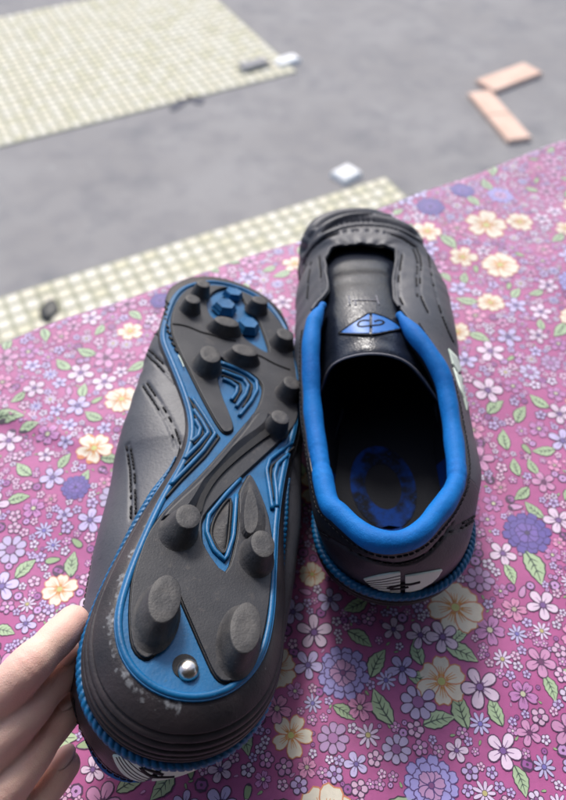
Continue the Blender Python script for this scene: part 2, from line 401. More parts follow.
def leaf(seed):
    rg = random.Random(seed); t = T_(); P = []
    n = 11
    for k in range(n): u = k / (n - 1); P.append((u * 2 - 1, .46 * math.sin(math.pi * u ** .85) * (1 + .12 * (k % 2))))
    for k in range(n - 2, 0, -1): u = k / (n - 1); P.append((u * 2 - 1, -.42 * math.sin(math.pi * u ** .85) * (1 + .12 * (k % 2))))
    P = np.array(P); P[:, 1] += .10 * np.cos(P[:, 0] * 1.6)
    t.poly(np.column_stack([P[:, 0] * 1.05, (P[:, 1] - .05) * 1.17 + .05]), 1, 0, (0, .05)); t.poly(P, 1.4, 1, (0, .05))
    t.line([(x, .10 * math.cos(x * 1.6)) for x in np.linspace(-1, .8, 8)], .10, 1.8, 3)
    for x in (-.5, -.15, .2):
        for sg in (-1, 1): t.line([(x, .09), (x + .15, .09 + sg * .16), (x + .28, .09 + sg * .27)], .07, 1.8, 3)
    return t
TPL['leaf'] = [leaf(1), leaf(2)]
def bud():
    t = T_(); P = petal(0, -1, 1, .42); t.poly(grow(P, .16), 1, 0); t.poly(P, 1.1, 1); return t
TPL['bud'] = [bud()]
def berry(): t = T_(); t.poly(circ(1.25, 8), 1, 0); t.poly(circ(.9, 8), 1.1, 1); t.poly(circ(.3, 5), 1.2, 3); return t
TPL['berry'] = [berry()]
for L in TPL.values():
    for t in L: t.v = np.array(t.v); t.f = np.array(t.f); t.c = np.array(t.c)
DK = lin(72, 26, 78); MG = lin(180, 82, 146)
PAL = {'cream': [[lin(214, 138, 92), lin(232, 224, 206), lin(196, 200, 120), lin(220, 150, 60), lin(225, 215, 200)]],
       'mauve': [[DK, lin(230, 206, 230), lin(120, 80, 150), lin(110, 60, 130), 0], [DK, lin(204, 190, 236), lin(110, 90, 160), lin(90, 70, 140), 0], [DK, lin(214, 150, 196), lin(110, 40, 100), lin(110, 40, 110), 0]],
       'pink': [[DK, lin(220, 144, 188), lin(180, 170, 150), lin(90, 30, 80), 0], [DK, lin(196, 128, 190), lin(200, 200, 170), lin(90, 30, 90), 0]],
       'daisy': [[DK, lin(198, 188, 232), lin(120, 110, 190), 0, 0], [DK, lin(222, 200, 230), lin(190, 180, 120), 0, 0]],
       'bell': [[DK, lin(188, 150, 200), lin(170, 110, 170), 0, 0], [DK, lin(190, 176, 214), lin(150, 90, 150), 0, 0]],
       'tiny': [[DK, lin(206, 140, 196), lin(235, 215, 228), 0, 0], [DK, lin(198, 176, 226), lin(130, 80, 150), 0, 0], [DK, lin(226, 184, 216), lin(160, 80, 140), 0, 0], [DK, lin(222, 206, 232), lin(140, 80, 140), 0, 0]],
       'dahlia': [[lin(80, 50, 120), lin(166, 158, 222), lin(130, 70, 130), 0, lin(196, 150, 196)], [lin(60, 30, 110), lin(92, 74, 160), lin(60, 40, 90), 0, lin(110, 84, 170)]],
       'leaf': [[lin(56, 40, 60), lin(172, 196, 156), 0, lin(50, 70, 60), 0], [lin(56, 40, 60), lin(176, 200, 160), 0, lin(60, 80, 70), 0]],
       'bud': [[DK, lin(206, 150, 200), 0, 0, 0], [DK, lin(150, 176, 130), 0, 0, 0]],
       'berry': [[DK, lin(160, 84, 160), 0, DK, 0], [DK, lin(200, 150, 210), 0, DK, 0]]}
inst = []   # kind, s, t, radius, angle, palette index
occ = []; grid = {}
GC = .012
def free(s, t, r):
    i, j = int(s // GC), int(t // GC); k = 2 if r > .006 else 2
    for a in range(i - k, i + k + 1):
        for b in range(j - k, j + k + 1):
            for (x, y, q) in grid.get((a, b), ()):
                if (x - s) ** 2 + (y - t) ** 2 < (q + r) ** 2: return False
    return True
def put(kind, s, t, r, ang=None, pal=None, rr=None):
    inst.append((kind, s, t, r, random.uniform(0, 6.28) if ang is None else ang, random.randrange(len(PAL[kind])) if pal is None else pal))
    grid.setdefault((int(s // GC), int(t // GC)), []).append((s, t, r * .9 if rr is None else rr))
def put_px(kind, x, y, rpx, ang=None, pal=None):
    p = atz(x, y, 0); k = (p - CP) @ FW; r = rpx * k / FPX; s, t = world_to_st(p[0], p[1]); put(kind, s, t, r * 1.05, ang, pal); return s, t, r
CH = [('cream', 441, 682, 25, None, 0), ('cream', 455, 608, 27, None, 0), ('cream', 276, 667, 21, None, 0), ('cream', 291, 735, 21, None, 0), ('cream', 95, 450, 19, None, 0), ('cream', 122, 400, 17, None, 0),
      ('dahlia', 343, 672, 26, None, 0), ('dahlia', 76, 488, 14, None, 1), ('mauve', 314, 632, 18, None, 0), ('mauve', 308, 664, 15, None, 1), ('pink', 277, 708, 15, None, 0), ('pink', 360, 707, 14, None, 0),
      ('mauve', 442, 638, 17, None, 0), ('mauve', 402, 669, 15, None, 1), ('mauve', 479, 688, 20, None, 0), ('pink', 489, 631, 16, None, 1), ('bell', 418, 702, 18, None, 1), ('daisy', 386, 680, 10, None, 0),
      ('daisy', 480, 724, 11, None, 0), ('daisy', 368, 735, 12, None, 1), ('bell', 333, 738, 16, None, 0), ('mauve', 293, 612, 13, None, 1), ('mauve', 420, 636, 14, None, 0), ('leaf', 461, 655, 16, -1.0, 0), ('leaf', 418, 652, 13, 1.2, 0),
      ('leaf', 421, 681, 13, -.9, 0), ('leaf', 462, 710, 17, 1.2, 0), ('leaf', 439, 721, 16, -.3, 1), ('leaf', 383, 706, 18, 1.5, 0), ('leaf', 378, 663, 15, .5, 0), ('leaf', 344, 712, 12, -1.1, 0), ('leaf', 496, 711, 14, 1.3, 1),
      ('leaf', 460, 637, 10, .1, 1), ('leaf', 257, 701, 14, .8, 0), ('leaf', 86, 478, 9, .9, 0), ('leaf', 111, 461, 10, -.7, 0), ('mauve', 90, 520, 14, None, 1), ('mauve', 330, 600, 13, None, 1), ('cream', 312, 575, 13, None, 0), ('cream', 240, 245, 16, None, 0),
      ('cream', 486, 225, 22, None, 0), ('cream', 500, 265, 18, None, 0), ('dahlia', 430, 208, 14, None, 1), ('mauve', 490, 352, 15, None, 0), ('mauve', 487, 392, 16, None, 0), ('cream', 130, 330, 13, None, 0), ('dahlia', 160, 300, 10, None, 1), ('leaf', 505, 440, 12, 1.0, 0), ('leaf', 495, 408, 12, .2, 0)]
for c in CH: put_px(*c)
for kind, ra, rb, n in (('cream', .0085, .0125, 120), ('dahlia', .009, .012, 200), ('mauve', .0065, .0085, 1500), ('pink', .0055, .0075, 1200), ('bell', .006, .008, 500), ('leaf', .0048, .0068, 1000), ('daisy', .004, .005, 2500), ('mauve', .0042, .0055, 6000), ('pink', .0036, .0046, 5000), ('bud', .0028, .0036, 2500)):
    for _ in range(n):
        s, t = random.uniform(S0, S1), random.uniform(T0, T1 - .06); r = random.uniform(ra, rb)
        if free(s, t, r * .92):
            put(kind, s, t, r)
            if kind in ('cream', 'mauve', 'dahlia') and r > .006:
                for _k in range(1):
                    a = random.uniform(0, 6.28); lr = r * .75; d = r * .9 + lr * .85
                    if free(s + d * math.cos(a), t + d * math.sin(a), lr * .6): put('leaf', s + d * math.cos(a), t + d * math.sin(a), lr, a + random.uniform(-.4, .4), rr=lr * .75)
for _ in range(14000):
    s, t = random.uniform(S0, S1), random.uniform(T0, T1 - .10); r = random.uniform(.0028, .0036)
    if free(s, t, r * .88): put('tiny', s, t, r, rr=r * .88)
for _ in range(110000):
    s, t = random.uniform(S0, S1), random.uniform(T0, T1 - .10)
    if T0 > t: continue
    r = random.uniform(.0017, .0025)
    if free(s, t, r * .80): put(random.choice(('tiny', 'tiny', 'tiny', 'tiny', 'tiny', 'berry')), s, t, r, rr=r * .80)
for _ in range(30000):
    s, t = random.uniform(S0, S1), random.uniform(T0, T1 - .12); r = random.uniform(.0008, .0012)
    if free(s, t, r * .9): put('berry' if random.random() < .5 else 'bud', s, t, r, rr=r)
allv = []; allf = []; allc = []; off = len(BV)
for kind, s, t, r, a, pi in inst:
    tp = TPL[kind][random.randrange(len(TPL[kind]))]; pal = PAL[kind][pi]
    c, sn = math.cos(a) * r, math.sin(a) * r
    v = tp.v; X = s + v[:, 0] * c - v[:, 1] * sn; Y = t + v[:, 0] * sn + v[:, 1] * c
    jit = random.uniform(0, .00003)
    allv.append(np.stack([X, Y, .00012 + jit + v[:, 2] * .00005 * (1 if r > .003 else .5)], 1)); allf.append(tp.f + off); off += len(v)
    k = random.uniform(.9, 1.08)
    pc = np.array([p if p else (0, 0, 0) for p in pal]) * k; allc.append(pc[tp.c])
PV = np.vstack(allv); PV = cloth_pt(PV[:, 0], PV[:, 1], PV[:, 2]); PF = np.vstack(allf); PC = np.vstack(allc)
V = np.vstack([BV, PV]).astype(np.float32)
nb, npf = len(BF), len(PF)
me = bpy.data.meshes.new('tablecloth'); me.vertices.add(len(V)); me.vertices.foreach_set('co', V.ravel())
me.loops.add(nb * 4 + npf * 3); me.loops.foreach_set('vertex_index', np.concatenate([BF.ravel(), PF.ravel()]).astype(np.int32))
me.polygons.add(nb + npf)
me.polygons.foreach_set('loop_start', np.concatenate([np.arange(nb) * 4, nb * 4 + np.arange(npf) * 3]).astype(np.int32))
me.polygons.foreach_set('loop_total', np.concatenate([np.full(nb, 4), np.full(npf, 3)]).astype(np.int32))
me.polygons.foreach_set('use_smooth', np.ones(nb + npf, bool))
me.update(calc_edges=True)
ca = me.color_attributes.new('ink', 'FLOAT_COLOR', 'CORNER')
bc = np.ones((nb * 4, 4), np.float32); bc[:, :3] = MG
pc = np.ones((npf * 3, 4), np.float32); pc[:, :3] = np.repeat(PC, 3, 0)
ca.data.foreach_set('color', np.vstack([bc, pc]).ravel())
cloth = bpy.data.objects.new('tablecloth', me); COL.objects.link(cloth)
tag(cloth, 'magenta cloth printed with cream, mauve and lavender flowers spread under both boots', 'tablecloth')
def cloth_extra(m, N, L, b, tc):
    at = N.new('ShaderNodeVertexColor'); at.layer_name = 'ink'
    n = N.new('ShaderNodeTexNoise'); n.inputs['Scale'].default_value = 300; L.new(tc.outputs['Object'], n.inputs['Vector'])
    mr = N.new('ShaderNodeMapRange'); mr.inputs[3].default_value = .82; mr.inputs[4].default_value = 1.12; L.new(n.outputs[0], mr.inputs[0])
    mx = N.new('ShaderNodeMix'); mx.data_type = 'RGBA'; mx.blend_type = 'MULTIPLY'; mx.inputs[0].default_value = 1
    L.new(at.outputs[0], mx.inputs[6]); L.new(mr.outputs[0], mx.inputs[7]); L.new(mx.outputs[2], b.inputs['Base Color'])
me.materials.append(mat('printed_cotton', (.5, .1, .3), .6, .6, bump=[(2200, .35, .0002, 'n')], sheen=1.0, extra=cloth_extra))
# parapet below the cloth
P2 = [tuple(ed * a + en * b) for a, b in ((S0 - .3, TE + .0), (S1 + .3, TE + .0), (S1 + .3, TE - .45), (S0 - .3, TE - .45))]
V, F = prism([P2], GZ + .004, -.0045); wl = obj('parapet_wall', V, F, mat('plaster', (.5, .48, .45), .9, .2, bump=[(40, .4, .004, 'n')]), smooth=False); fix_normals(wl)
tag(wl, 'plastered parapet wall under the flowered cloth, almost wholly hidden by it', 'wall')

BLOCKER = mat('blocker_plaster', (.12, .11, .10), .9, .2, bump=[(30, .4, .004, 'n')])  # kept dark so the added blockers bounce little light
def slab(name, t0, t1, z0, z1, m=BLOCKER):
    P2 = [tuple(ed * a + en * b) for a, b in ((-3.2, t0), (3.2, t0), (3.2, t1), (-3.2, t1))]
    V, F = prism([P2], z0, z1); o = obj(name, V, F, m, smooth=False); fix_normals(o); tag(o, kind='structure'); return o
slab('unseen_floor', TE - 2.0, TE - .46, -1.15, -1.0); slab('unseen_shade_wall', TE - 2.25, TE - 2.0, GZ + .004, 2.4); slab('unseen_shade_ceiling', TE - 1.998, TE - .12, 1.35, 1.5)  # added out of view to block light from behind and above

# ------------------------------------------------------------------ the boots
# frame of the overturned boot: heel point, toe point and roll of its flat sole
HZ, TZ, ROLL = .075, .045, 18
_H, _T = atz(192, 701, HZ), atz(215, 281, TZ); LY = _T - _H; LY /= np.linalg.norm(LY)
xh = np.cross(LY, [0, 0, 1]); xh /= np.linalg.norm(xh); zh = np.cross(xh, LY)
LX = xh * math.cos(R_(ROLL)) - zh * math.sin(R_(ROLL)); LN = np.cross(LX, LY); LO = _H
def sole(px, py, z=0.0):
    """pixel on the overturned boot's sole -> boot coordinates (lateral, toe), z up into the boot"""
    o = LO - LN * z; d = ray(px, py); t = ((o - CP) @ LN) / (d @ LN); q = CP + d * t - o; return (q @ LX, q @ LY)
YAW = 4.5; RO = np.array([.0505, .1275, .0125])
RX = np.array([math.cos(R_(YAW)), math.sin(R_(YAW)), 0]); RY = np.array([-math.sin(R_(YAW)), math.cos(R_(YAW)), 0])
def rloc(px, py, z):
    q = atz(px, py, z) - RO; return np.array([q @ RX, q @ RY, q[2]])
OUT = [(206.5, 280), (192, 282.7), (181, 287), (171, 298), (162.7, 321), (160, 338), (169.8, 363), (182, 394), (188.5, 419), (188, 440), (180.5, 461), (170, 479), (158, 500), (143.6, 530), (126.8, 570), (116, 604), (113.4, 627), (121, 660), (143, 686), (173, 700), (210, 701), (243, 686), (265.5, 656.5), (274.8, 615.7), (276.8, 580), (278, 547), (279.6, 520), (284, 485), (290, 455), (297.6, 425), (300, 383), (297, 363), (291, 335), (275, 309), (257, 294), (236, 285), (220, 281)]
ol = resample(catmull([sole(*p) for p in OUT], 12, True), 900, True)
k = np.exp(-np.linspace(-2, 2, 41) ** 2); k /= k.sum()
ol = np.stack([np.convolve(np.r_[ol[-20:, i], ol[:, i], ol[:20, i]], k, 'valid') for i in (0, 1)], 1)
ih = int(np.argmin(ol[:, 1])); ol = np.roll(ol, -ih, 0); it = int(np.argmax(ol[:, 1]))
sa, sb = ol[:it + 1], np.vstack([ol[it:], ol[0]])[::-1]
lat_s, med_s = (sa, sb) if sa[len(sa) // 2, 0] > sb[len(sb) // 2, 0] else (sb, sa)
NS = 301
SIDE = {1: resample(lat_s, NS), -1: resample(med_s, NS)}     # heel -> toe
LOOP = np.vstack([SIDE[1], SIDE[-1][::-1][1:-1]])           # closed loop, counter-clockwise seen from above
NU = len(LOOP); tg = np.roll(LOOP, -3, 0) - np.roll(LOOP, 3, 0); tg /= np.linalg.norm(tg, axis=1)[:, None]
NRM = np.stack([tg[:, 1], -tg[:, 0]], 1)
if (NRM[NU // 4] @ np.array([1, 0])) < 0: NRM = -NRM
yv = LOOP[:, 1]; YL = yv.max()
H_WALL = np.interp(yv, [0, .02, .05, .085, .115, .2, YL], [.0225, .0205, .015, .008, .0022, .0022, .0045])
F_WALL = np.interp(yv, [0, .03, .06, .09, .13, .2, YL], np.array([.0105, .0058, .0042, .0028, .0006, .0012, .0095]))
WT = np.column_stack([LOOP + NRM * F_WALL[:, None], H_WALL])
def at_y(side, y):
    """loop index where the given side reaches y"""
    s = SIDE[side][:, 1]; s = np.maximum.accumulate(s + np.arange(NS) * 1e-9); i = np.interp(y, s, np.arange(NS)); return i if side > 0 else (NU - i)
# collar centre line and throat edge, traced on the standing boot
mm = .001
MED = [(328, 500, .061, 20), (320, 460, .0575, 40), (314, 420, .0565, 62), (312, 396, .058, 75), (311, 370, .061, 90), (311, 345, .0635, 103), (314, 322, .064, 116), (323, 304, .0625, 128)]
MEDH = [(340, 513.5, .063, 7.5), (355, 527.5, .0645, 3.2), (371, 538, .0655, 1)]
LATH = [(409, 538.5, .0655, .9), (424, 528.5, .0645, 3.2), (436, 514, .0635, 6.5)]
LAT = [(446, 501.5, .062, 12), (456, 482, .060, 24), (456, 460, .058, 40), (452.5, 430, .057, 57), (448, 400, .059, 72), (442, 375, .062, 85), (429, 352, .065, 97), (413, 332, .0655, 109), (399, 314, .0635, 121)]
col_pts = [rloc(*p[:3]) for p in MED[::-1]] + [rloc(*p[:3]) for p in MEDH] + [rloc(390, 542, .066)] + [rloc(*p[:3]) for p in LATH] + [rloc(*p[:3]) for p in LAT]
CC = resample(catmull(col_pts, 10), 260)                 # collar centre line, medial end -> heel -> lateral end
ctr = np.array([np.interp(CC[:, 1], [0, .12], [-.008, -.012]), np.clip(CC[:, 1], .03, .12)]).T
rim = []                                                  # (loop index, x, y, z)
def outw(p, q, d):
    v = p[:2] - q; v = v / np.linalg.norm(v); return np.array([p[0] + v[0] * d, p[1] + v[1] * d, p[2] - .0015])
def add_rim(side, y, p): rim.append((at_y(side, y * mm) % NU, *p))
def rim_c(px, py, z): 
    p = rloc(px, py, z); i = int(np.argmin(np.linalg.norm(CC - p, axis=1))); return outw(p, ctr[i], .0042)
for (a, b, c, y) in LATH + LAT: add_rim(1, y, rim_c(a, b, c))
for (a, b, c, y) in MED + MEDH: add_rim(-1, y, rim_c(a, b, c))
rim.append((0, *rim_c(390, 542, .066)))
for (a, b, c, y) in [(394, 300, .060, 131), (393, 279, .0570, 152), (396, 262, .0530, 172), (396.5, 251, .0500, 190)]: add_rim(1, y, rloc(a, b, c))
for (a, b, c, y) in [(327.5, 292, .0600, 140), (326, 273, .0560, 160), (324.5, 256, .0510, 182)]: add_rim(-1, y, rloc(a, b, c))
rim.append((NS - 1 - 55, *rloc(388, 245.5, .0500))); rim.append((NS - 1, *rloc(360, 243.6, .0505))); rim.append((NS - 1 + 55, *rloc(333, 246, .0500)))
rim.sort(key=lambda r: r[0]); rim = np.array(rim)
idx = np.r_[rim[-4:, 0] - NU, rim[:, 0], rim[:4, 0] + NU]; rv = np.vstack([rim[-4:], rim, rim[:4]])[:, 1:]
u = np.arange(NU); RIM = np.stack([np.interp(u, idx, rv[:, i]) for i in range(3)], 1)
kk = np.exp(-np.linspace(-2, 2, 9) ** 2); kk /= kk.sum()
for _ in range(2): RIM = np.stack([np.convolve(np.r_[RIM[-4:, i], RIM[:, i], RIM[:4, i]], kk, 'valid') for i in range(3)], 1)
NV = 130
g = np.einsum('ij,ij->i', RIM[:, :2] - WT[:, :2], NRM)
def sstep(a, b, x): t = np.clip((x - a) / (b - a), 0, 1); return t * t * (3 - 2 * t)
wq = sstep(-.030, -.002, g)[:, None]; dz = (RIM[:, 2] - WT[:, 2])[:, None]
heel = (1 - sstep(.02, .07, yv))[:, None]; toe = sstep(.16, .225, yv)[:, None]
SL = np.array([rloc(*p) for p in [(312, 500, .04), (300, 430, .04), (296, 380, .045), (296, 330, .045), (297, 300, .04), (298, 275, .035), (306, 240, .035)]])
SR = np.array([rloc(*p) for p in [(483, 530, .035), (480, 470, .04), (470, 400, .04), (460, 350, .04), (448, 290, .035), (436, 262, .035), (425, 240, .04)]])
isl = np.arange(NU) >= NS - 1
SX = np.where(isl, np.interp(yv, SL[:, 1], SL[:, 0]), np.interp(yv, SR[:, 1], SR[:, 0]))
gap = np.clip((SX - WT[:, 0]) * np.where(isl, -1, 1), 0, None) * sstep(.03, .07, yv) * (1 - sstep(.185, .22, yv))
SX = SX - np.where(isl, .0015 * sstep(.10, .13, yv) * (1 - sstep(.18, .20, yv)), 0)
print('SIL L', [tuple(np.round(p * 1000, 1)) for p in SL], 'R', [tuple(np.round(p * 1000, 1)) for p in SR], 'YL', YL)
P1a = np.column_stack([WT[:, :2] + NRM * (np.maximum(gap * 1.05, .003))[:, None], WT[:, 2] + dz[:, 0] * .18])
P1b = np.column_stack([WT[:, :2] + NRM * (np.maximum(gap[:, None] * 1.25, .004 + .003 * toe)), WT[:, 2] + (dz * (.70 + .28 * toe))[:, 0]])
P2a = np.column_stack([RIM[:, :2] + NRM * (.0030), RIM[:, 2] - dz[:, 0] * .38])
P2b = np.column_stack([RIM[:, :2] + (WT[:, :2] - RIM[:, :2]) * .52, RIM[:, 2] + .0015 + .0018 * toe[:, 0]])
# heel counter: bulges out above the midsole then leans in
P1h = np.column_stack([WT[:, :2] + NRM * (.0015), WT[:, 2] + dz[:, 0] * .45]); P2h = np.column_stack([RIM[:, :2] + NRM * .004, RIM[:, 2] - dz[:, 0] * .30])
P1 = P1a * wq + P1b * (1 - wq); P2 = P2a * wq + P2b * (1 - wq)
P1 = P1 * (1 - heel) + P1h * heel; P2 = P2 * (1 - heel) + P2h * heel
def smooth_loop(A, w, it=1):
    k = np.exp(-np.linspace(-2, 2, 2 * w + 1) ** 2); k /= k.sum()
    for _ in range(it): A = np.stack([np.convolve(np.r_[A[-w:, i], A[:, i], A[:w, i]], k, 'valid') for i in range(A.shape[1])], 1)
    return A
P1 = smooth_loop(P1, 12); P2 = smooth_loop(P2, 12)
sg = np.where(isl, -1, 1)
tv0 = np.linspace(0, 1, 30)[None, :, None]
for _ in range(5):      # let the outer side reach the width the boot has
    A = (WT[:, None] * (1 - tv0) ** 3 + 3 * P1[:, None] * tv0 * (1 - tv0) ** 2 + 3 * P2[:, None] * tv0 ** 2 * (1 - tv0) + RIM[:, None] * tv0 ** 3)
    e = np.clip(SX * sg - (A[..., 0] * sg[:, None]).max(1), -.004, .02) * sstep(.02, .05, yv) * (1 - sstep(.19, .225, yv)) * np.where(isl, sstep(.10, .13, yv), 1)
    e = np.convolve(np.r_[e[-15:], e, e[:15]], np.ones(31) / 31, 'valid')
    P1[:, :2] += NRM * e[:, None] * 1.0; P2[:, :2] += NRM * e[:, None] * .8
tv = np.linspace(0, 1, NV)[None, :, None]
WT_in = WT - np.column_stack([NRM * .0012, np.zeros(NU)])
UPS = (WT_in[:, None] * (1 - tv) ** 3 + 3 * P1[:, None] * tv * (1 - tv) ** 2 + 3 * P2[:, None] * tv ** 2 * (1 - tv) + RIM[:, None] * tv ** 3)   # NU x NV x 3
UV0 = UPS.reshape(-1, 3); UF = grid_faces(NU, NV, True)
BVH_UP = BVHTree.FromPolygons([Vector(v) for v in UV0], UF)
def to_local(boot, p, vec=False):
    if boot == 'R': q = p if vec else p - RO; return np.array([q @ RX, q @ RY, q[2]])
    q = p if vec else p - LO; return np.array([q @ LX, q @ LY, -(q @ LN)])
def hit(boot, px, py, bvh=None):
    o = to_local(boot, CP); d = to_local(boot, ray(px, py), True)
    h = (bvh or BVH_UP).ray_cast(Vector(o), Vector(d).normalized())
    return (np.array(h[0]), np.array(h[1])) if h[0] is not None else (None, None)
def trace(boot, pts, step=.0006, bvh=None):
    """pixel polyline -> smooth curve on the upper with normals"""
    px = resample(catmull(pts, 8), 60); P = []; N = []
    for x, y in px:
        a, n = hit(boot, x, y, bvh)
        if a is not None and (not P or np.linalg.norm(a - P[-1]) < .03): P.append(a); N.append(n)
    if len(P) < 4: return None
    P = np.array(P); N = np.array(N); L = np.linalg.norm(np.diff(P, axis=0), axis=1).sum(); m = max(4, int(L / step))
    Q = resample(np.hstack([P, N]), m); P = Q[:, :3]; N = Q[:, 3:]; N /= np.linalg.norm(N, axis=1)[:, None]
    ctr_ = np.array([0, .1, .02])
    N = np.where((np.einsum('ij,ij->i', N, P - ctr_) < 0)[:, None], -N, N)
    return P, N
SEAMS = []    # (curve, depth, width, stitched)
def seam(boot, pts, depth=.0005, width=.0009, st=True):
    c = trace(boot, pts)
    if c is not None: SEAMS.append((c[0], c[1], depth, width, st))
for pts, d, w_, st in [
        ([(303, 264), (311, 249), (325, 238), (342, 232), (360, 230.5), (380, 231.5), (400, 237), (416, 247)], .00095, .0012, True),
        ([(303, 250), (313, 236), (330, 226), (348, 221), (368, 220), (390, 222.5), (410, 230), (428, 244), (442, 264)], .0022, .0022, False),
        ([(308, 236), (322, 222.5), (340, 214.5), (360, 212), (382, 213), (405, 219.5), (424, 232), (438, 249)], .0022, .0022, False),
        ([(417, 248), (421, 262), (420, 280), (421, 296), (428, 312)], .0005, .0008, True), ([(413.5, 249), (417.5, 262), (416.5, 280), (417.5, 296)], .0005, .0008, True),
        ([(428, 250), (433, 280), (439, 305), (448, 330), (455, 345)], .0006, .0009, True),
        ([(402, 254), (400.5, 265), (398.5, 280), (400, 297), (403, 304)], .0005, .0008, True),
        ([(319, 256), (320.5, 273), (321.5, 292)], .0005, .0008, True), ([(311, 262), (308, 280), (307, 300)], .0005, .0008, True),
        ([(321, 533), (339, 544), (360, 556), (381, 563), (402, 564), (424, 556), (441, 540), (452, 524)], .0007, .0010, True),
        ([(452, 527), (466, 522), (478, 514)], .0005, .0008, True), ([(450, 532), (464, 527), (476, 519)], .0005, .0008, True)]:
    seam('R', pts, d, w_, st)
for pts in [[(146, 354), (160, 367), (176, 383)], [(147.5, 349), (162, 362), (176, 377)], [(143, 386), (157.5, 407), (170, 429), (176, 447)], [(147, 383), (161.5, 404), (174, 426), (180, 443)],
            [(126, 446), (130, 474), (131, 519)], [(129, 444), (134, 474), (135.5, 513)], [(152, 329), (164, 341)]]:
    seam('L', pts, .0007, .0009, True)
SN = []
for i in range(UPS.shape[0]):
    pass
du = np.roll(UPS, -1, 0) - np.roll(UPS, 1, 0); dv = np.gradient(UPS, axis=1); nn = np.cross(du, dv); nn /= np.linalg.norm(nn, axis=2)[..., None] + 1e-12
mid = UPS[0, NV // 2]; 
if (nn[0, NV // 2] @ (mid - np.array([0, .1, .03]))) < 0: nn = -nn
disp = np.zeros(NU * NV)
from mathutils.kdtree import KDTree
for P, N, dep, wd, st in SEAMS:
    kd = KDTree(len(P))
    for i, p in enumerate(P): kd.insert(p, i)
    kd.balance()
    lo, hi = P.min(0) - .006, P.max(0) + .006
    sel = np.where(np.all((UV0 > lo) & (UV0 < hi), axis=1))[0]
    for i in sel:
        d = kd.find(UV0[i])[2]
        if d < .006: disp[i] -= dep * math.exp(-(d / wd) ** 2) - (dep > .001) * dep * .45 * math.exp(-((d - 2.4 * wd) / (1.2 * wd)) ** 2)
# soft creases over the forefoot
cre = .00016 * np.sin(UV0[:, 1] * 520 + 30 * UV0[:, 0] + 2 * np.sin(UV0[:, 0] * 140)) * sstep(.13, .16, UV0[:, 1]) * (1 - sstep(.19, .21, UV0[:, 1]))
# puckered throat edge
vv = np.tile(np.linspace(0, 1, NV), NU); uu = np.repeat(np.arange(NU), NV)
thr = ((UV0[:, 1] > .125) & (vv > .9)) * (vv - .9) * 10
cre += thr * .00035 * (np.sin(uu * .30) + .7 * np.sin(uu * .13 + 1))
UVd = UV0 + nn.reshape(-1, 3) * (disp + cre)[:, None]

def stitches(mb, P, N, pitch=.0021, ln=.0014, rad=.00044, lift=.00028):
    d = np.r_[0, np.cumsum(np.linalg.norm(np.diff(P, axis=0), axis=1))]; s = 0
    while s + ln < d[-1]:
        i0, i1 = np.searchsorted(d, s), min(len(P) - 1, np.searchsorted(d, s + ln)); im = (i0 + i1) // 2
        if i1 > i0 + 1:
            Q = np.array([P[i0] - N[i0] * .0006, P[i0] + N[i0] * lift, P[im] + N[im] * (lift + .0001), P[i1] + N[i1] * lift, P[i1] - N[i1] * .0006]); mb.add(*tube(Q, rad, 5))
        s += pitch

def polyline_tubes(paths, rad, seg=6, flat=None):
    m = MB()
    for p in paths: m.add(*tube(p, rad, seg, flat=flat))
    return m
# ---- builders produce (name, verts, faces, material, options) in right-boot coordinates; both boots use them
PARTS = []
def part(name, V, F, m, parent=None, label=None, smooth=True, attr=None, bev=None, kind=None, solid=None, subd=0):
    PARTS.append(dict(name=name, V=np.array([tuple(v) for v in V], float), F=F, m=m, parent=parent, label=label, smooth=smooth, attr=attr, bev=bev, kind=kind, solid=solid, subd=subd)); return len(PARTS) - 1
# upper with black heel patch: faces split by position
heel_seam = next(P for P, N, d, w_, st in SEAMS if P[:, 1].min() < .02 and len(P) > 60 and abs(P[0][0] - P[-1][0]) > .03)
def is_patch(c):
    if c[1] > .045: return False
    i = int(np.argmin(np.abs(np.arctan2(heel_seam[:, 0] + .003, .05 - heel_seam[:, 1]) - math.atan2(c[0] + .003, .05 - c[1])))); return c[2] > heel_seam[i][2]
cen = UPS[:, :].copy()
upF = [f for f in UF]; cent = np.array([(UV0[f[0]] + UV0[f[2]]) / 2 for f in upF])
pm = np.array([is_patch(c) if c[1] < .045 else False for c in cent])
def submesh(V, F, keep):
    F2 = [f for f, k in zip(F, keep) if k]; used = sorted({i for f in F2 for i in f}); mp = {o: n for n, o in enumerate(used)}
    return V[used], [tuple(mp[i] for i in f) for f in F2]
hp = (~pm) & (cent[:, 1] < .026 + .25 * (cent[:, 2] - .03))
i_up = part('upper', *submesh(UVd, upF, (~pm) & (~hp)), LEATHER, solid=.0014)
part('shaded_heel', *submesh(UVd + nn.reshape(-1, 3) * .00005, upF, hp), HEEL_SHADE, solid=.0015)  # rear of the upper below the seam, shade painted in by darker leather
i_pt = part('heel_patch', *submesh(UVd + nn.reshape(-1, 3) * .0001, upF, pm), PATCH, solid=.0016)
BVH_D = BVHTree.FromPolygons([Vector(v) for v in UVd], UF)
def onto(P, N):
    Q = []; M_ = []
    for p, n in zip(P, N):
        a = BVH_D.find_nearest(Vector(p)); q = np.array(a[0]); m_ = np.array(a[1]); m_ = -m_ if m_ @ n < 0 else m_; Q.append(q + m_ * .00012); M_.append(m_)
    return np.array(Q), np.array(M_)
mb = MB()
for P, N, d, w_, st in SEAMS:
    if st: stitches(mb, *onto(P, N))
UP3 = UVd.reshape(NU, NV, 3)
ci = [i for i in list(range(NU // 2, NU)) + list(range(0, NU // 2)) if RIM[i, 1] < .118]
c3 = UP3[ci, int(NV * .93)]; c3 = resample(c3, 700)
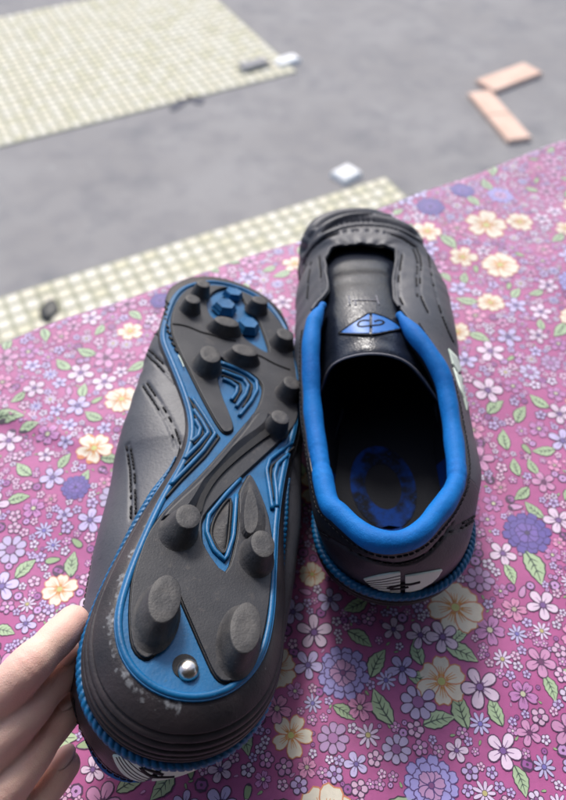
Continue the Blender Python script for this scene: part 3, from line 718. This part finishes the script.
stitches(mb, *onto(c3, np.column_stack([c3[:, 0] + .01, np.minimum(c3[:, 1] - .05, 0), np.zeros(len(c3))])), pitch=.0026, ln=.0017, rad=.0003)
part('stitching', mb.V, mb.F, THREAD, parent=i_up, kind='stuff')
# throat binding frayed edge
tp = RIM[(yv > .0)]
ids = [i for i in range(NU) if RIM[i, 1] > .128]
edge = UVd.reshape(NU, NV, 3)[ids, -1] ; 
part('throat_edge', *tube(edge + np.array([0, 0, .0002]), .0008 + .00012 * np.sin(np.arange(len(edge)) * 1.7) * np.cos(np.arange(len(edge)) * .6), 6), LEATHER, parent=i_up)
# collar roll
tt = np.linspace(0, 1, len(CC)); rad = .0042 * np.clip(np.minimum(tt, 1 - tt) / .05, 0.25, 1) ** .6
rad *= 1 + .06 * np.sin(tt * 75) * np.sin(tt * 23) + .05 * np.exp(-((tt - .5) / .12) ** 2)
for c_ in (.33, .665): rad *= 1 - .10 * np.exp(-((tt - c_) / .006) ** 2)
upv = np.tile([0, 0, 1.], (len(CC), 1))
for c_ in (.30, .315, .345, .36, .64, .655, .68, .695): rad *= 1 - .035 * np.exp(-((tt - c_) / .003) ** 2)
CCs = CC + np.array([0, 0, -.0005])
i_col = part('collar', *tube(CCs, rad, 20, flat=(upv, 1.05)), BLUE_C)
# inner lining from collar down to insole
v_in = ctr - CC[:, :2]; v_in /= np.linalg.norm(v_in, axis=1)[:, None]
top = np.column_stack([CC[:, :2] + v_in * .0035, CC[:, 2] - .003])
INS = LOOP - NRM * (.0015 - .004 * sstep(.06, .11, yv) * (1 - sstep(.15, .2, yv)))[:, None]
INS = np.column_stack([INS[:, 0], INS[:, 1]])
bot = []
for i in range(len(CC)):
    if tt[i] < .5: y = np.interp(tt[i], [0, .5], [.125, .0]); j = int(at_y(-1, max(y, SIDE[-1][0, 1] + 1e-4))) % NU
    else: y = np.interp(tt[i], [.5, 1], [.0, .125]); j = int(at_y(1, max(y, SIDE[1][0, 1] + 1e-4))) % NU
    bot.append((*INS[j], .0065))
bot = np.array(bot)
kb = np.exp(-np.linspace(-2, 2, 15) ** 2); kb /= kb.sum(); bot = np.stack([np.convolve(np.pad(bot[:, i], 7, mode='edge'), kb, 'valid') for i in range(3)], 1)
LV = []
nvl = 16
for i in range(len(CC)):
    for k in range(nvl):
        t = k / (nvl - 1); b1 = top[i] + np.array([-v_in[i][0] * .002, -v_in[i][1] * .002, -.015]); b2 = bot[i] + np.array([-v_in[i][0] * .006, -v_in[i][1] * .006, .012])
        LV.append(top[i] * (1 - t) ** 3 + 3 * b1 * t * (1 - t) ** 2 + 3 * b2 * t * t * (1 - t) + bot[i] * t ** 3)
LV = np.array(LV); LF = grid_faces(len(CC), nvl)
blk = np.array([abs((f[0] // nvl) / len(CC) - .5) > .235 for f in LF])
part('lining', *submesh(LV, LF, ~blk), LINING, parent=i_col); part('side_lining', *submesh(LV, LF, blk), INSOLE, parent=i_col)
il = [tuple(p) for p in INS[::3]]
i_ins = part('insole', *prism([il], .004, .0072), INSOLE, smooth=False)
def ring2(c, r0, r1, n=28, sx=1, sy=1): return [[(c[0] + r1 * sx * math.cos(2 * math.pi * k / n), c[1] + r1 * sy * math.sin(2 * math.pi * k / n)) for k in range(n)], [(c[0] + r0 * sx * math.cos(2 * math.pi * k / n), c[1] + r0 * sy * math.sin(2 * math.pi * k / n)) for k in range(n)][::-1]]
part('insole_print', *prism(ring2((.001, .050), .0085, .0155, sy=1.5), .0072, .0075), FADED, parent=i_ins, smooth=False)
part('insole_print', *prism([[(-.018, .012), (.017, .012), (.021, .024), (0, .029), (-.021, .024)]], .0072, .0075), FADED, parent=i_ins, smooth=False)
# tongue
TR = [[(331, 247, .0390), (345, 247, .0410), (360, 247, .0420), (378, 247, .0410), (393, 249, .0390)],
      [(326, 262, .0430), (343, 262, .0500), (361, 262, .0515), (380, 263, .0500), (398, 266, .0440)],
      [(322, 285, .0490), (341, 285, .0590), (362, 285, .0615), (384, 286, .0595), (400, 288, .0500)],
      [(316, 312, .0490), (339, 308, .0620), (366, 307, .0655), (391, 310, .0625), (410, 318, .0500)],
      [(316, 345, .0470), (337, 332, .0620), (369, 330, .0670), (402, 338, .0620), (428, 360, .0480)],
      [(319, 392, .0440), (334, 364, .0580), (372, 353, .0670), (410, 364, .0600), (440, 402, .0440)]]
tr = np.array([[rloc(*p) for p in row] for row in TR])
rows = np.stack([catmull(tr[:, j], 14) for j in range(5)], 1)
TV = np.array([catmull(r, 14) for r in rows]); nr, nc = TV.shape[:2]
wr = .00045 * np.sin(TV[..., 1] * 600 + 40 * np.abs(TV[..., 0] + .012)) * np.exp(-((TV[..., 1] - .094) / .012) ** 2) + .0005 * np.sin(TV[..., 1] * 330) * sstep(.14, .16, TV[..., 1])
TV = TV + np.array([0, 0, 1.]) * wr[..., None]
TVf = TV.reshape(-1, 3); TF = grid_faces(nr, nc)
i_ton = part('tongue', TVf, TF, TONGUE, solid=.0016)
BVH_T = BVHTree.FromPolygons([Vector(v) for v in TVf], TF)
part('tongue_edge', *tube(TV[-1] + np.array([0, -.0004, .0001]), .0006, 6), THREAD_L, parent=i_ton)
def decal(loops_px, bvh, boot, th=.0005, step=1.4, lift=.0001):
    """thin raised patch laid on a surface: a fine pixel lattice inside the loop is dropped on it"""
    L = resample(np.array(loops_px, float), 90, True); mn, mx = L.min(0), L.max(0)
    # triangulate with interior points through constrained Delaunay
    from mathutils.geometry import delaunay_2d_cdt
    pts = [Vector((p[0], p[1])) for p in L]; ne = len(pts)
    xs = np.arange(mn[0] + .5, mx[0], step); ys = np.arange(mn[1] + .5, mx[1], step)
    for x in xs:
        for y in ys: pts.append(Vector((x, y)))
    r = delaunay_2d_cdt(pts, [], [list(range(ne))], 1, 1e-5)
    vs, fs = r[0], r[2]; W = []; ok = []
    for v in vs:
        a, n = hit(boot, v.x, v.y, bvh)
        if a is None: ok.append(False); W.append((np.zeros(3), np.zeros(3))); continue
        d = to_local(boot, ray(v.x, v.y), True)
        if n @ d > 0: n = -n
        ok.append(True); W.append((a, n))
    n0 = len(vs); V = [a + n * (lift + th) for a, n in W] + [a - n * .0004 for a, n in W]
    F = []; cnt = {}
    for f in fs:
        if all(ok[i] for i in f):
            F.append(tuple(f)); F.append(tuple(i + n0 for i in f[::-1]))
            for i in range(len(f)): e = (f[i], f[(i + 1) % len(f)]); cnt[e] = 1
    for (a, b) in list(cnt):
        if (b, a) not in cnt: F.append((b, a, a + n0, b + n0))
    par = list(range(len(V)))          # keep the largest connected piece
    def fd_(a):
        while par[a] != a: par[a] = par[par[a]]; a = par[a]
        return a
    for f in F:
        for i in f[1:]: par[fd_(i)] = fd_(f[0])
    if F:
        cn = {}
        for f in F: k = fd_(f[0]); cn[k] = cn.get(k, 0) + 1
        b_ = max(cn, key=cn.get); F = [f for f in F if fd_(f[0]) == b_]
        us = sorted({i for f in F for i in f}); mp = {o: n for n, o in enumerate(us)}; V = [V[i] for i in us]; F = [tuple(mp[i] for i in f) for f in F]
    return V, F
def dtube(boot, pts, rad, bvh, lift=.0006):
    c = trace(boot, pts, .0005, bvh)
    if c is None: return [], []
    P, N = c; N = np.where(N[:, 2:3] < 0, -N, N) if bvh is BVH_T else N
    return tube(P + N * lift, rad, 6, flat=(N, .6))
LOGO_B = mat('blue_logo', (.02, .16, .52), .4, .5, bump=[(900, .3, .0003, 'n')])
i1 = part('tongue_logo', *decal([(339, 333.5), (352, 324), (362, 318), (369.2, 314.5), (369.2, 334), (355, 334.2)], BVH_T, 'R'), LOGO_B, parent=i_ton)
part('tongue_logo', *decal([(372, 314.5), (384, 318), (393, 323), (400, 329), (388, 332), (372, 334.8)], BVH_T, 'R'), LOGO_B, parent=i_ton)
for pts in ([(369, 321.5), (362, 321.5), (357.5, 324.5), (360, 327.5), (369, 326.8)], [(372, 326.5), (380, 325.5), (383.5, 323), (379, 321), (374, 322.5)], [(369, 326.8), (372, 326.5)],
            [(339, 334), (352, 324.2), (362, 318), (370, 313.8), (384, 317.6), (393, 322.6), (400.5, 329), (388, 332.4), (372, 335.2), (355, 334.8), (339, 334)]):
    V, F = dtube('R', pts, .00055, BVH_T)
    if V: part('logo_outline', V, F, THREAD, parent=i_ton)
for pts in ([(349, 296), (350, 305)], [(355, 300), (356, 306)], [(376, 296), (379, 305)], [(352, 300.5), (378, 300.5)]):
    V, F = dtube('R', pts, .0004, BVH_T, .0002)
    if V: part('lace_slot', V, F, THREAD_L, parent=i_ton)
# heel logo: two white wings with ribs and a dark sign between
wl_ = [(364, 578), (378, 574.5), (390, 572.3), (400, 571.2), (400, 592.4), (390, 591.5), (381, 589.5), (371, 584.5)]
wr_ = [(405, 575), (418, 573), (430, 571), (441.5, 568.8), (437, 576), (431, 581.5), (420, 588), (405, 592.4)]
i_w = part('heel_logo', *decal(wl_, None, 'R', .0006), WHITE, parent=i_up); part('heel_logo', *decal(wr_, None, 'R', .0006), WHITE, parent=i_up)
for q in range(6):
    f_ = (q + .7) / 6.6
    a = (366 + 5 * f_ * 2, 579 + 11 * f_); b = (400, 572 + 20 * f_); V, F = dtube('R', [a, ((a[0] + b[0]) / 2, (a[1] + b[1]) / 2 + .6), b], .00025, None, .0007)
    if V: part('logo_rib', V, F, THREAD, parent=i_up)
for pts in ([(388, 586.5), (395, 584.5), (402, 583), (410, 582.5), (419, 580.5)], [(390, 587.5), (400, 586.8), (408, 585)]):
    V, F = dtube('R', pts, .0008, None, .0007)
    if V: part('logo_sign', V, F, THREAD, parent=i_up)
# side logo on the outer face
for L in ([(448, 349), (456, 357), (461, 370), (457, 373), (452, 364)], [(453, 368), (458, 376), (462, 374), (466, 384), (468, 400), (466.5, 411), (463, 398), (458, 384)]):
    V, F = decal(L, None, 'R', .0005)
    if F: part('side_logo', V, F, WHITE, parent=i_up)
# ---- sole unit
nw = 70; WV = []; wear = []
tw = np.linspace(0, 1, nw)
for i in range(NU):
    hw, fw = H_WALL[i], F_WALL[i]; s = sstep(.004, .02, np.array(hw))
    for t in tw:
        o_ = fw * math.sin(t * math.pi / 2) ** .8 + .0030 * float(s) * math.sin(t ** .8 * math.pi) ** .8
        rg_ = -.0011 * s * math.exp(-((((t * 8.5 + .12 * math.sin(i * .02)) % 1) - .5) / .16) ** 2) * (t > .22) * (t < .95)
        x = LOOP[i] + NRM[i] * (o_ + rg_ - .0002); WV.append((x[0], x[1], .0008 + (hw - .0008) * t)); wear.append(max(0, 1 - abs(t - .03) * 8) * float(s) * (.35 + .65 * (i > NU * .75)) + .22 * float(s) * max(0, 1 - abs(t - .5) * 2))
i_wall = part('midsole_wall', WV, grid_faces(NU, nw, True), WALLM, attr={'wear': wear})
# blue bead round the top of the wall
sel = [i for i in list(range(NU // 2, NU)) + list(range(0, NU // 2)) if H_WALL[i] > .0045 and yv[i] < .125]
bp = WT[sel] + np.column_stack([NRM[sel] * .0006, np.zeros(len(sel))]); en_ = np.linspace(0, 1, len(sel)); br = .0019 * np.clip(np.minimum(en_, 1 - en_) * 14, .25, 1)
bp = resample(bp, 900); br = np.interp(np.linspace(0, 1, 900), en_, br); n_ = 900
V, F = tube(bp, br, 12, flat=(np.tile([0, 0, 1.], (n_, 1)), 1.0)); V = np.array(V)
for i in range(n_):        # slanted ribs on the bead
    for k_ in range(12):
        c_ = bp[i]; q_ = V[i * 12 + k_] - c_; V[i * 12 + k_] = c_ + q_ * (1 - .30 * max(0, math.sin(i * .75 + k_ * .5236 * 2)) ** 3)
part('blue_bead', V, F, BLUE, parent=i_wall)
sel2 = [i for i in sel if H_WALL[i] > .007]
part('blue_line', *tube(np.column_stack([(LOOP + NRM * (F_WALL * .93)[:, None])[sel2], H_WALL[sel2] * .80]), .0006, 6), BLUE, parent=i_wall)
# base plate
basel = [tuple(p) for p in LOOP[::3]]
i_sole = part('outsole', *prism([basel], .0, .0040), BLUE, smooth=False, bev=.0012)
rimp = LOOP - NRM * .0016
part('sole_rim', *tube(np.column_stack([rimp, np.full(NU, .0003)]), .0013, 8, closed=True), BLUE, parent=i_sole)
def spoly(pts, z, n=5, closed=True, sharp=False):
    q = [sole(x, y, z) for x, y in pts]; return [tuple(p) for p in (np.array(q) if sharp else catmull(q, n, closed))]
zp = -.0016
FORE = [(192, 287), (181, 296), (173.5, 312), (172.6, 329), (178, 346), (189.6, 369), (197.5, 385), (209, 407), (219.6, 425), (226, 431.5), (233, 428), (230.5, 416), (222, 395), (217, 375), (217.3, 357), (226, 359), (240, 367), (254.6, 375), (262.5, 384), (263, 394), (257, 410), (242, 428), (227, 446), (200, 476), (172, 503), (160, 517), (147, 537), (138.5, 560.6), (133.5, 580), (131.5, 600), (131, 620), (134, 645), (145, 657), (156, 651), (167, 631), (174, 610), (179, 592),
        (184, 603), (191, 619), (206, 653), (217, 675), (229, 680.6), (247, 671), (259, 649), (267, 616), (271, 580), (272.5, 547), (268, 514), (258, 487), (251, 475), (248, 477), (240, 494), (240, 514), (237, 541), (226, 572), (205, 547), (201.5, 530), (203.5, 516), (220, 496), (239, 478), (262, 457), (283, 437), (296, 421), (298, 400), (296, 372), (289.5, 338), (273, 313), (256, 298), (236, 289), (215, 285)]
HEX = [(206.5, 303), (210, 295), (218, 289), (229, 287), (240, 290), (246, 303), (258, 318), (264, 332), (269.5, 352), (256, 346), (240, 334), (232, 322), (222, 322), (211, 316)]
RINGH = [(231, 497), (217.4, 513), (212, 530), (215.7, 542), (222.4, 551), (227.5, 547), (230.5, 523)]
fore = [sole(x, y, zp) for x, y in FORE]
fore = [tuple(p) for p in catmull(fore, 3, True)]
hexh = [tuple(p) for p in catmull([sole(x, y, zp) for x, y in HEX], 3, True)][::-1]
part('tread_plate', *prism([fore, hexh], zp, .0010), DARK, smooth=False, bev=.0004)
# narrow black joint that follows the edge of the dark plate
j3 = np.array([(p[0], p[1], -.0001) for p in fore]); part('tread_joint', *tube(j3, .0007, 6, closed=True), BLACKR, parent=i_sole)
j4 = np.array([(p[0], p[1], -.0001) for p in hexh]); part('tread_joint', *tube(j4, .0006, 6, closed=True), BLACKR, parent=i_sole)
rh = spoly(RINGH, zp, 4); part('triangle_pad', *prism([rh], -.0002, .001), DARK, smooth=False, parent=i_sole); part('tread_joint', *tube(np.array([(p[0], p[1], -.0003) for p in rh]), .0007, 6, closed=True), BLACKR, parent=i_sole)
c_ = np.mean(rh, 0); n_ = len(rh); V = [(*p, -.0002) for p in [tuple(c_ + (np.array(q) - c_) * .82) for q in rh]] + [(*p, -.0026) for p in [tuple(c_ + (np.array(q) - c_) * .25 + np.array([.001, .004])) for q in rh]]
part('pyramid_stud', V, [(i, (i + 1) % n_, (i + 1) % n_ + n_, i + n_) for i in range(n_)] + [tuple(range(n_, 2 * n_))], STUD, smooth=False)
# raised diagonal bar with a sloping flank
def ridge(name, topp, basep, zt, m, **k):
    n = 40; A = resample(catmull([sole(x, y, zt) for x, y in topp], 4, True), n, True); B = resample(catmull([sole(x, y, zp) for x, y in basep], 4, True), n, True)
    j = min(range(n), key=lambda s: np.linalg.norm(A - np.roll(B, -s, 0))); B = np.roll(B, -j, 0)
    V = [(*p, zt) for p in A] + [(*p, zp + .0004) for p in B]; F = [tuple(range(n))] + [(i, (i + 1) % n, (i + 1) % n + n, i + n) for i in range(n)]
    return part(name, V, F, m, smooth=False, **k)
ridge('diagonal_bar', [(268, 412), (262, 424), (236, 443), (211, 468), (192, 499), (180, 512), (164, 516), (176, 503), (203, 478), (229, 449), (246, 429), (259, 412)], [(282, 424), (266, 437), (243, 455), (220, 476), (203, 505), (186, 520), (160, 521), (172, 503), (199, 477), (226, 448), (243, 428), (258, 410)], -.0040, DARK, bev=.0006)
part('bar_flank_shade', *prism([spoly([(280, 427), (262, 440), (240, 457), (219, 477), (206, 497), (201, 512), (196, 508), (208, 482), (232, 456), (256, 436), (272, 424)], -.0026)], -.0028, -.001), BLACKR, smooth=False)  # black strip painting the shade that lies along the bar's flank
# wedge block beside the ring
ridge('wedge_block', [(250, 488), (256, 500), (258, 520), (252, 533), (245, 528), (245, 505)], [(250, 480), (262, 497), (267, 520), (262, 540), (242, 535), (241, 505)], -.0045, STUD, bev=.0006)
# wavy cut across the forefoot
cut = catmull([sole(x, y, zp) for x, y in [(172.5, 324), (181, 325), (190, 327.5), (201, 332), (212, 335), (224, 339), (236, 341)]], 6)
part('tread_cut', *tube(np.array([(x, y, zp - .0001) for x, y in cut]), .0005, 6), BLACKR, parent=i_sole)
cut = catmull([sole(x, y, zp) for x, y in [(250, 352), (262, 357), (275, 364), (290, 370)]], 6)
part('tread_cut', *tube(np.array([(x, y, zp - .0001) for x, y in cut]), .0005, 6), BLACKR, parent=i_sole)
# ribs in the blue fields
def rib(pts, wd=.0011, z=-.0002, cl=False):
    q = np.array([(*sole(x, y, 0), z) for x, y in pts]); q = resample(q, 30); return tube(q, wd, 8, flat=(np.tile([0, 0, 1.], (30, 1)), 1.2))
for pts in ([(221, 364), (235, 369), (247, 375), (256, 382), (257, 391), (251, 402), (239, 417)], [(221.5, 372), (232, 376), (243, 380), (248, 387), (245, 396), (236, 408)], [(222.5, 380), (230, 383), (237, 388), (236, 394), (231, 401)],
            [(192, 399), (204, 417), (215, 435), (203, 452), (185, 471), (170, 486)], [(193.5, 411), (202, 423), (208, 434), (198, 446), (184, 460)], [(195, 421), (200, 430), (198, 437), (191, 443)],
            [(291, 444), (279, 453), (269, 461), (266, 471), (269, 490), (272, 510)], [(287, 456), (277, 465), (274, 476), (276, 492), (276.5, 508)], [(240, 480), (226, 495), (208, 517), (206, 532), (213, 550), (225, 562), (233, 538), (235, 512), (236, 496)]):
    part('tread_rib', *rib(pts, .0010, -.0005), BLUE, parent=i_sole)
for pts in ([(219.5, 368), (234, 373), (246, 379), (252, 386), (250, 395), (243, 408)], [(221.5, 376), (231, 379.5), (240, 384.5), (241, 391), (234, 403)], [(194, 405), (203, 420), (211, 434.5), (201, 449), (184, 466)], [(188, 398), (201, 420), (219, 438), (205, 457), (180, 482), (165, 499)], [(194.5, 416), (201, 427), (203, 435), (194, 445)], [(294, 448), (283, 457), (271, 467), (270, 478), (273, 500)]):
    part('tread_groove', *rib(pts, .0007, -.0001), BLACKR, parent=i_sole)
# toe rim notches
for i, (x, y) in enumerate([(167, 303), (166, 309), (165.5, 315), (166, 321), (167, 327), (168.5, 333), (170.5, 339), (173, 345), (176, 351)]):
    part('rim_notch', *rib([(x - 1.2, y - 1.6), (x + 1.4, y + 1.6)], .0006, -.0004), BLACKR, parent=i_sole)
part('rim_stitch', *rib([(178, 357), (181, 363), (183.5, 369)], .0003, -.0012), WHITE, parent=i_sole)
# studs
def stud(cx, cy, rx, ry, ht, m, ang=0, n=28, k=1.32, poly=None, lean=(0, 0), name='stud'):
    """cx, cy: centre of the end face in pixels; rx, ry in millimetres"""
    c = np.array(sole(cx, cy, -ht)); V = []; a0 = R_(ang)
    prof = [(1.0 * k * 1.16, zp + .0002), (k * 1.05, zp - .0006), (k * .98, zp - .002), (1.06 + (k - 1) * .45, zp * .5 - ht * .5), (1.03, -ht * .86), (1.005, -ht + .0006), (.985, -ht + .00015), (.94, -ht), (.5, -ht + .00015)]
    nn_ = poly or n
    for f_, z in prof:
        e = (z + ht) / ht
        for i in range(nn_):
            a = 2 * math.pi * i / nn_; x, y = rx * mm * f_ * math.cos(a), ry * mm * f_ * math.sin(a)
            V.append((c[0] + lean[0] * mm * e + x * math.cos(a0) - y * math.sin(a0), c[1] + lean[1] * mm * e + x * math.sin(a0) + y * math.cos(a0), z))
    F = [((j * nn_ + i), (j * nn_ + (i + 1) % nn_), ((j + 1) * nn_ + (i + 1) % nn_), ((j + 1) * nn_ + i)) for j in range(len(prof) - 1) for i in range(nn_)] + [tuple((len(prof) - 1) * nn_ + i for i in range(nn_))]
    return part(name, V, F, m, smooth=poly is None, bev=.0005 if poly else None)
for a in [(203.5, 283.5, 3.6, 3.4, .0085), (193, 299, 3.9, 3.7, .0085), (260, 300, 4.4, 3.4, .0085), (227, 321.5, 6.4, 3.8, .0075), (285.5, 334, 4.6, 4.6, .0085), (245, 350, 6.4, 4.2, .0075), (210.5, 354, 5.0, 6.0, .0095), (292, 382.5, 4.2, 4.4, .0095), (280.5, 417, 4.2, 4.3, .0095)]:
    stud(*a, STUD)
stud(188.5, 516, 4.7, 5.6, .0105, STUD, -10, k=1.42, lean=(-2, -1)); stud(263, 543.5, 4.6, 6.0, .0105, STUD, 0, k=1.35)
stud(165, 598, 5.4, 9.0, .0110, STUD, -6, k=1.28, lean=(-1, -2)); stud(246, 627, 5.3, 9.4, .0110, STUD, -8, k=1.28)
for (x, y) in [(226, 303), (249, 322)]: stud(x, y, 5.2, 4.7, .0055, BLUE, 10, k=1.2, poly=6, name='hex_stud')
stud(234, 291, 4.6, 3.8, .0045, BLUE, 10, k=1.15, poly=6, name='hex_stud')
# rivet in its socket
c = np.array(sole(188.5, 669.5, -.001)); V = []; n_ = 24
prof = [(.0036, .0015), (.0036, -.0006), (.0034, -.0014), (.0028, -.0023), (.0018, -.0029), (.0007, -.0031)]
for r, z in prof: V += [(c[0] + r * math.cos(2 * math.pi * i / n_), c[1] + r * math.sin(2 * math.pi * i / n_), z) for i in range(n_)]
F = [((j * n_ + i), (j * n_ + (i + 1) % n_), ((j + 1) * n_ + (i + 1) % n_), ((j + 1) * n_ + i)) for j in range(len(prof) - 1) for i in range(n_)] + [tuple((len(prof) - 1) * n_ + i for i in range(n_))]
part('rivet', V, F, STEEL, label='round metal rivet in the heel of the blue sole')
c2 = c + np.array([-.0010, .0013]); part('rivet_socket', *prism([[(c2[0] + .0042 * math.cos(2 * math.pi * i / 20), c2[1] + .0042 * math.sin(2 * math.pi * i / 20)) for i in range(20)]], -.0003, .0002), BLACKR, smooth=False)

def make_boot(sx, M, label, loc):
    root = empty('football_boot'); tag(root, label, 'boot', 'pair of blue and black football boots'); root.matrix_world = M
    obs = []
    for d in PARTS:
        V = d['V'] * np.array([sx, 1, 1]); FF = d['F']
        if d['solid']:      # open sheets: face outwards (up, for the tongue)
            c_ = np.array([-.012, .13, -.6]) if d['name'] == 'tongue' else np.array([0, .1, .02]); c_ = c_ * np.array([sx, 1, 1]); A = np.array([f[:3] for f in FF if len(f) >= 3])
            n_ = np.cross(V[A[:, 1]] - V[A[:, 0]], V[A[:, 2]] - V[A[:, 0]])
            if ((V[A[:, 0]] - c_) * n_).sum() < 0: FF = [tuple(f[::-1]) for f in FF]
        o = obj(d['name'], V, FF, d['m'], root, d['smooth'], d['attr'])
        if not d['solid']: fix_normals(o)
        if d['bev']: bevel(o, d['bev'])
        if d['solid']: m = o.modifiers.new('thickness', 'SOLIDIFY'); m.thickness = d['solid']; m.offset = 0 if d['name'] == 'lining' else -1
        if d['kind']: o['kind'] = d['kind']
        if d['label']: o['label'] = d['label']
        obs.append(o)
    for d, o in zip(PARTS, obs):
        if d['parent'] is not None: o.parent = obs[d['parent']]
    return root
def mtx(X, Y, Z, O): return Matrix(((X[0], Y[0], Z[0], O[0]), (X[1], Y[1], Z[1], O[1]), (X[2], Y[2], Z[2], O[2]), (0, 0, 0, 1)))
make_boot(1, mtx(RX, RY, np.array([0, 0, 1.]), RO), 'black boot with blue padded collar standing upright on the cloth', None)
make_boot(-1, mtx(-LX, LY, -LN, LO), 'overturned boot showing its blue and dark studded sole, heel held by a hand', None)

# ------------------------------------------------------------------ the hand holding the heel
def skin_extra(m, N, L, b, tc): pass
SKIN = mat('skin', (.84, .56, .46), .5, .4, bump=[(1400, .5, .0003, 'c'), (300, .4, .0006, 'n')], vary=[(70, (.84, .48, .41), .4, .7), (25, (.76, .50, .40), .5, .75)], sss=.15)
NAILM = mat('nail', (.90, .64, .57), .5, .3)
hm = MB()
def blob(c, r, M=None, seg=16):
    V = []; F = []
    for i in range(1, seg):
        for k_ in range(seg * 2):
            th, ph = math.pi * i / seg, 2 * math.pi * k_ / (seg * 2); v = Vector((r[0] * math.sin(th) * math.cos(ph), r[1] * math.sin(th) * math.sin(ph), r[2] * math.cos(th)))
            if M: v = M @ v
            V.append(np.array(v) + np.array(c))
    n = seg * 2
    for i in range(seg - 2):
        for k_ in range(n): F.append((i * n + k_, i * n + (k_ + 1) % n, (i + 1) * n + (k_ + 1) % n, (i + 1) * n + k_))
    F.append(tuple(range(n))); F.append(tuple((seg - 2) * n + k_ for k_ in range(n))[::-1]); hm.add(V, F)
def finger(pts, rads):
    P = resample(catmull(pts, 10), 120); r = np.interp(np.linspace(0, 1, len(P)), np.linspace(0, 1, len(rads)), rads)
    kn = np.linspace(0, 1, len(P)); r = r * (1 + .07 * np.exp(-((kn - .40) / .07) ** 2) + .05 * np.exp(-((kn - .72) / .05) ** 2) - .045 * np.exp(-((kn - .82) / .03) ** 2) + .03 * np.exp(-((kn - .92) / .05) ** 2))
    for cpos in (.38, .42, .71, .74): r = r - .00035 * np.exp(-((kn - cpos) / .007) ** 2)
    hm.add(*tube(P, r, 18)); blob(P[-1], (r[-1],) * 3); blob(P[0], (r[0],) * 3); return P
f1 = finger([atz(-62, 790, .036), atz(-25, 728, .052), atz(20, 676, .064), atz(54, 642, .063), atz(73, 622, .060)], [.0088, .0084, .0078, .0071, .0060])
f2 = finger([atz(-64, 835, .028), atz(-25, 775, .043), atz(15, 725, .053), atz(50, 686, .050), atz(71, 664, .047)], [.0088, .0084, .0078, .0071, .0060])
f3 = finger([atz(-62, 885, .020), atz(-22, 830, .034), atz(16, 777, .042), atz(50, 731, .040), atz(70, 708, .037)], [.0084, .0080, .0074, .0068, .0058])
f4 = finger([atz(-50, 930, .015), atz(-15, 880, .023), atz(16, 832, .030), atz(47, 790, .029), atz(66, 765, .026)], [.0076, .0072, .0066, .0060, .0052])
th_ = finger([atz(-110, 840, .020), atz(-70, 770, .016), atz(-25, 715, .016), atz(20, 680, .017)], [.0125, .0110, .0095, .0080])
pa = [atz(-82, 745, .040), atz(-95, 790, .034), atz(-100, 835, .026)]; 
Mp = Matrix.Rotation(.6, 3, 'Z') @ Matrix.Rotation(.25, 3, 'Y')
for c_, r_ in ((atz(-115, 880, .026), (.034, .030, .013)), (atz(-90, 840, .030), (.022, .020, .012)), (atz(-100, 920, .022), (.028, .026, .012)), (atz(-150, 930, .025), (.030, .030, .015))): blob(c_, r_, Mp)
w0, w1 = atz(-150, 935, .026), atz(-290, 1150, .032)
hm.add(*tube(catmull([w0, (w0 + w1) / 2, w1, w1 + (w1 - w0) * .9], 8), np.linspace(.023, .034, 25), 24))
hand = obj('hand', hm.V, hm.F, SKIN); tag(hand, 'bare hand at the left gripping the heel of the overturned boot', 'hand')
rm = hand.modifiers.new('remesh', 'REMESH'); rm.mode = 'VOXEL'; rm.voxel_size = .0008; rm.use_smooth_shade = True
sm = hand.modifiers.new('smooth', 'SMOOTH'); sm.iterations = 5; sm.factor = .6

def nail(P, r, nm='nail'):
    T = P[-1] - P[-12]; T /= np.linalg.norm(T); U = np.array([-.35, .1, 1.]); U -= T * (U @ T); U /= np.linalg.norm(U); W = np.cross(T, U); V = []
    a_, b_ = 13, 11
    for i in range(a_):
        for j in range(b_):
            x = (i / (a_ - 1) * 2 - 1); y = (j / (b_ - 1) * 2 - 1); wd = .68 * math.sqrt(max(0, 1 - abs(x) ** 3.5)) + .12
            an = y * wd; V.append(P[-1] + T * (x * .0055 - .0005) + (W * math.sin(an) + U * math.cos(an)) * (r + .0001 - .0013 * max(0, x) ** 2 - .0009 * max(0, -x) ** 4))
    o = obj(nm, V, grid_faces(a_, b_), NAILM, hand); m = o.modifiers.new('thickness', 'SOLIDIFY'); m.thickness = .0007
for P, r in ((f2, .0060), (f3, .0058), (f4, .0052)): nail(P, r)
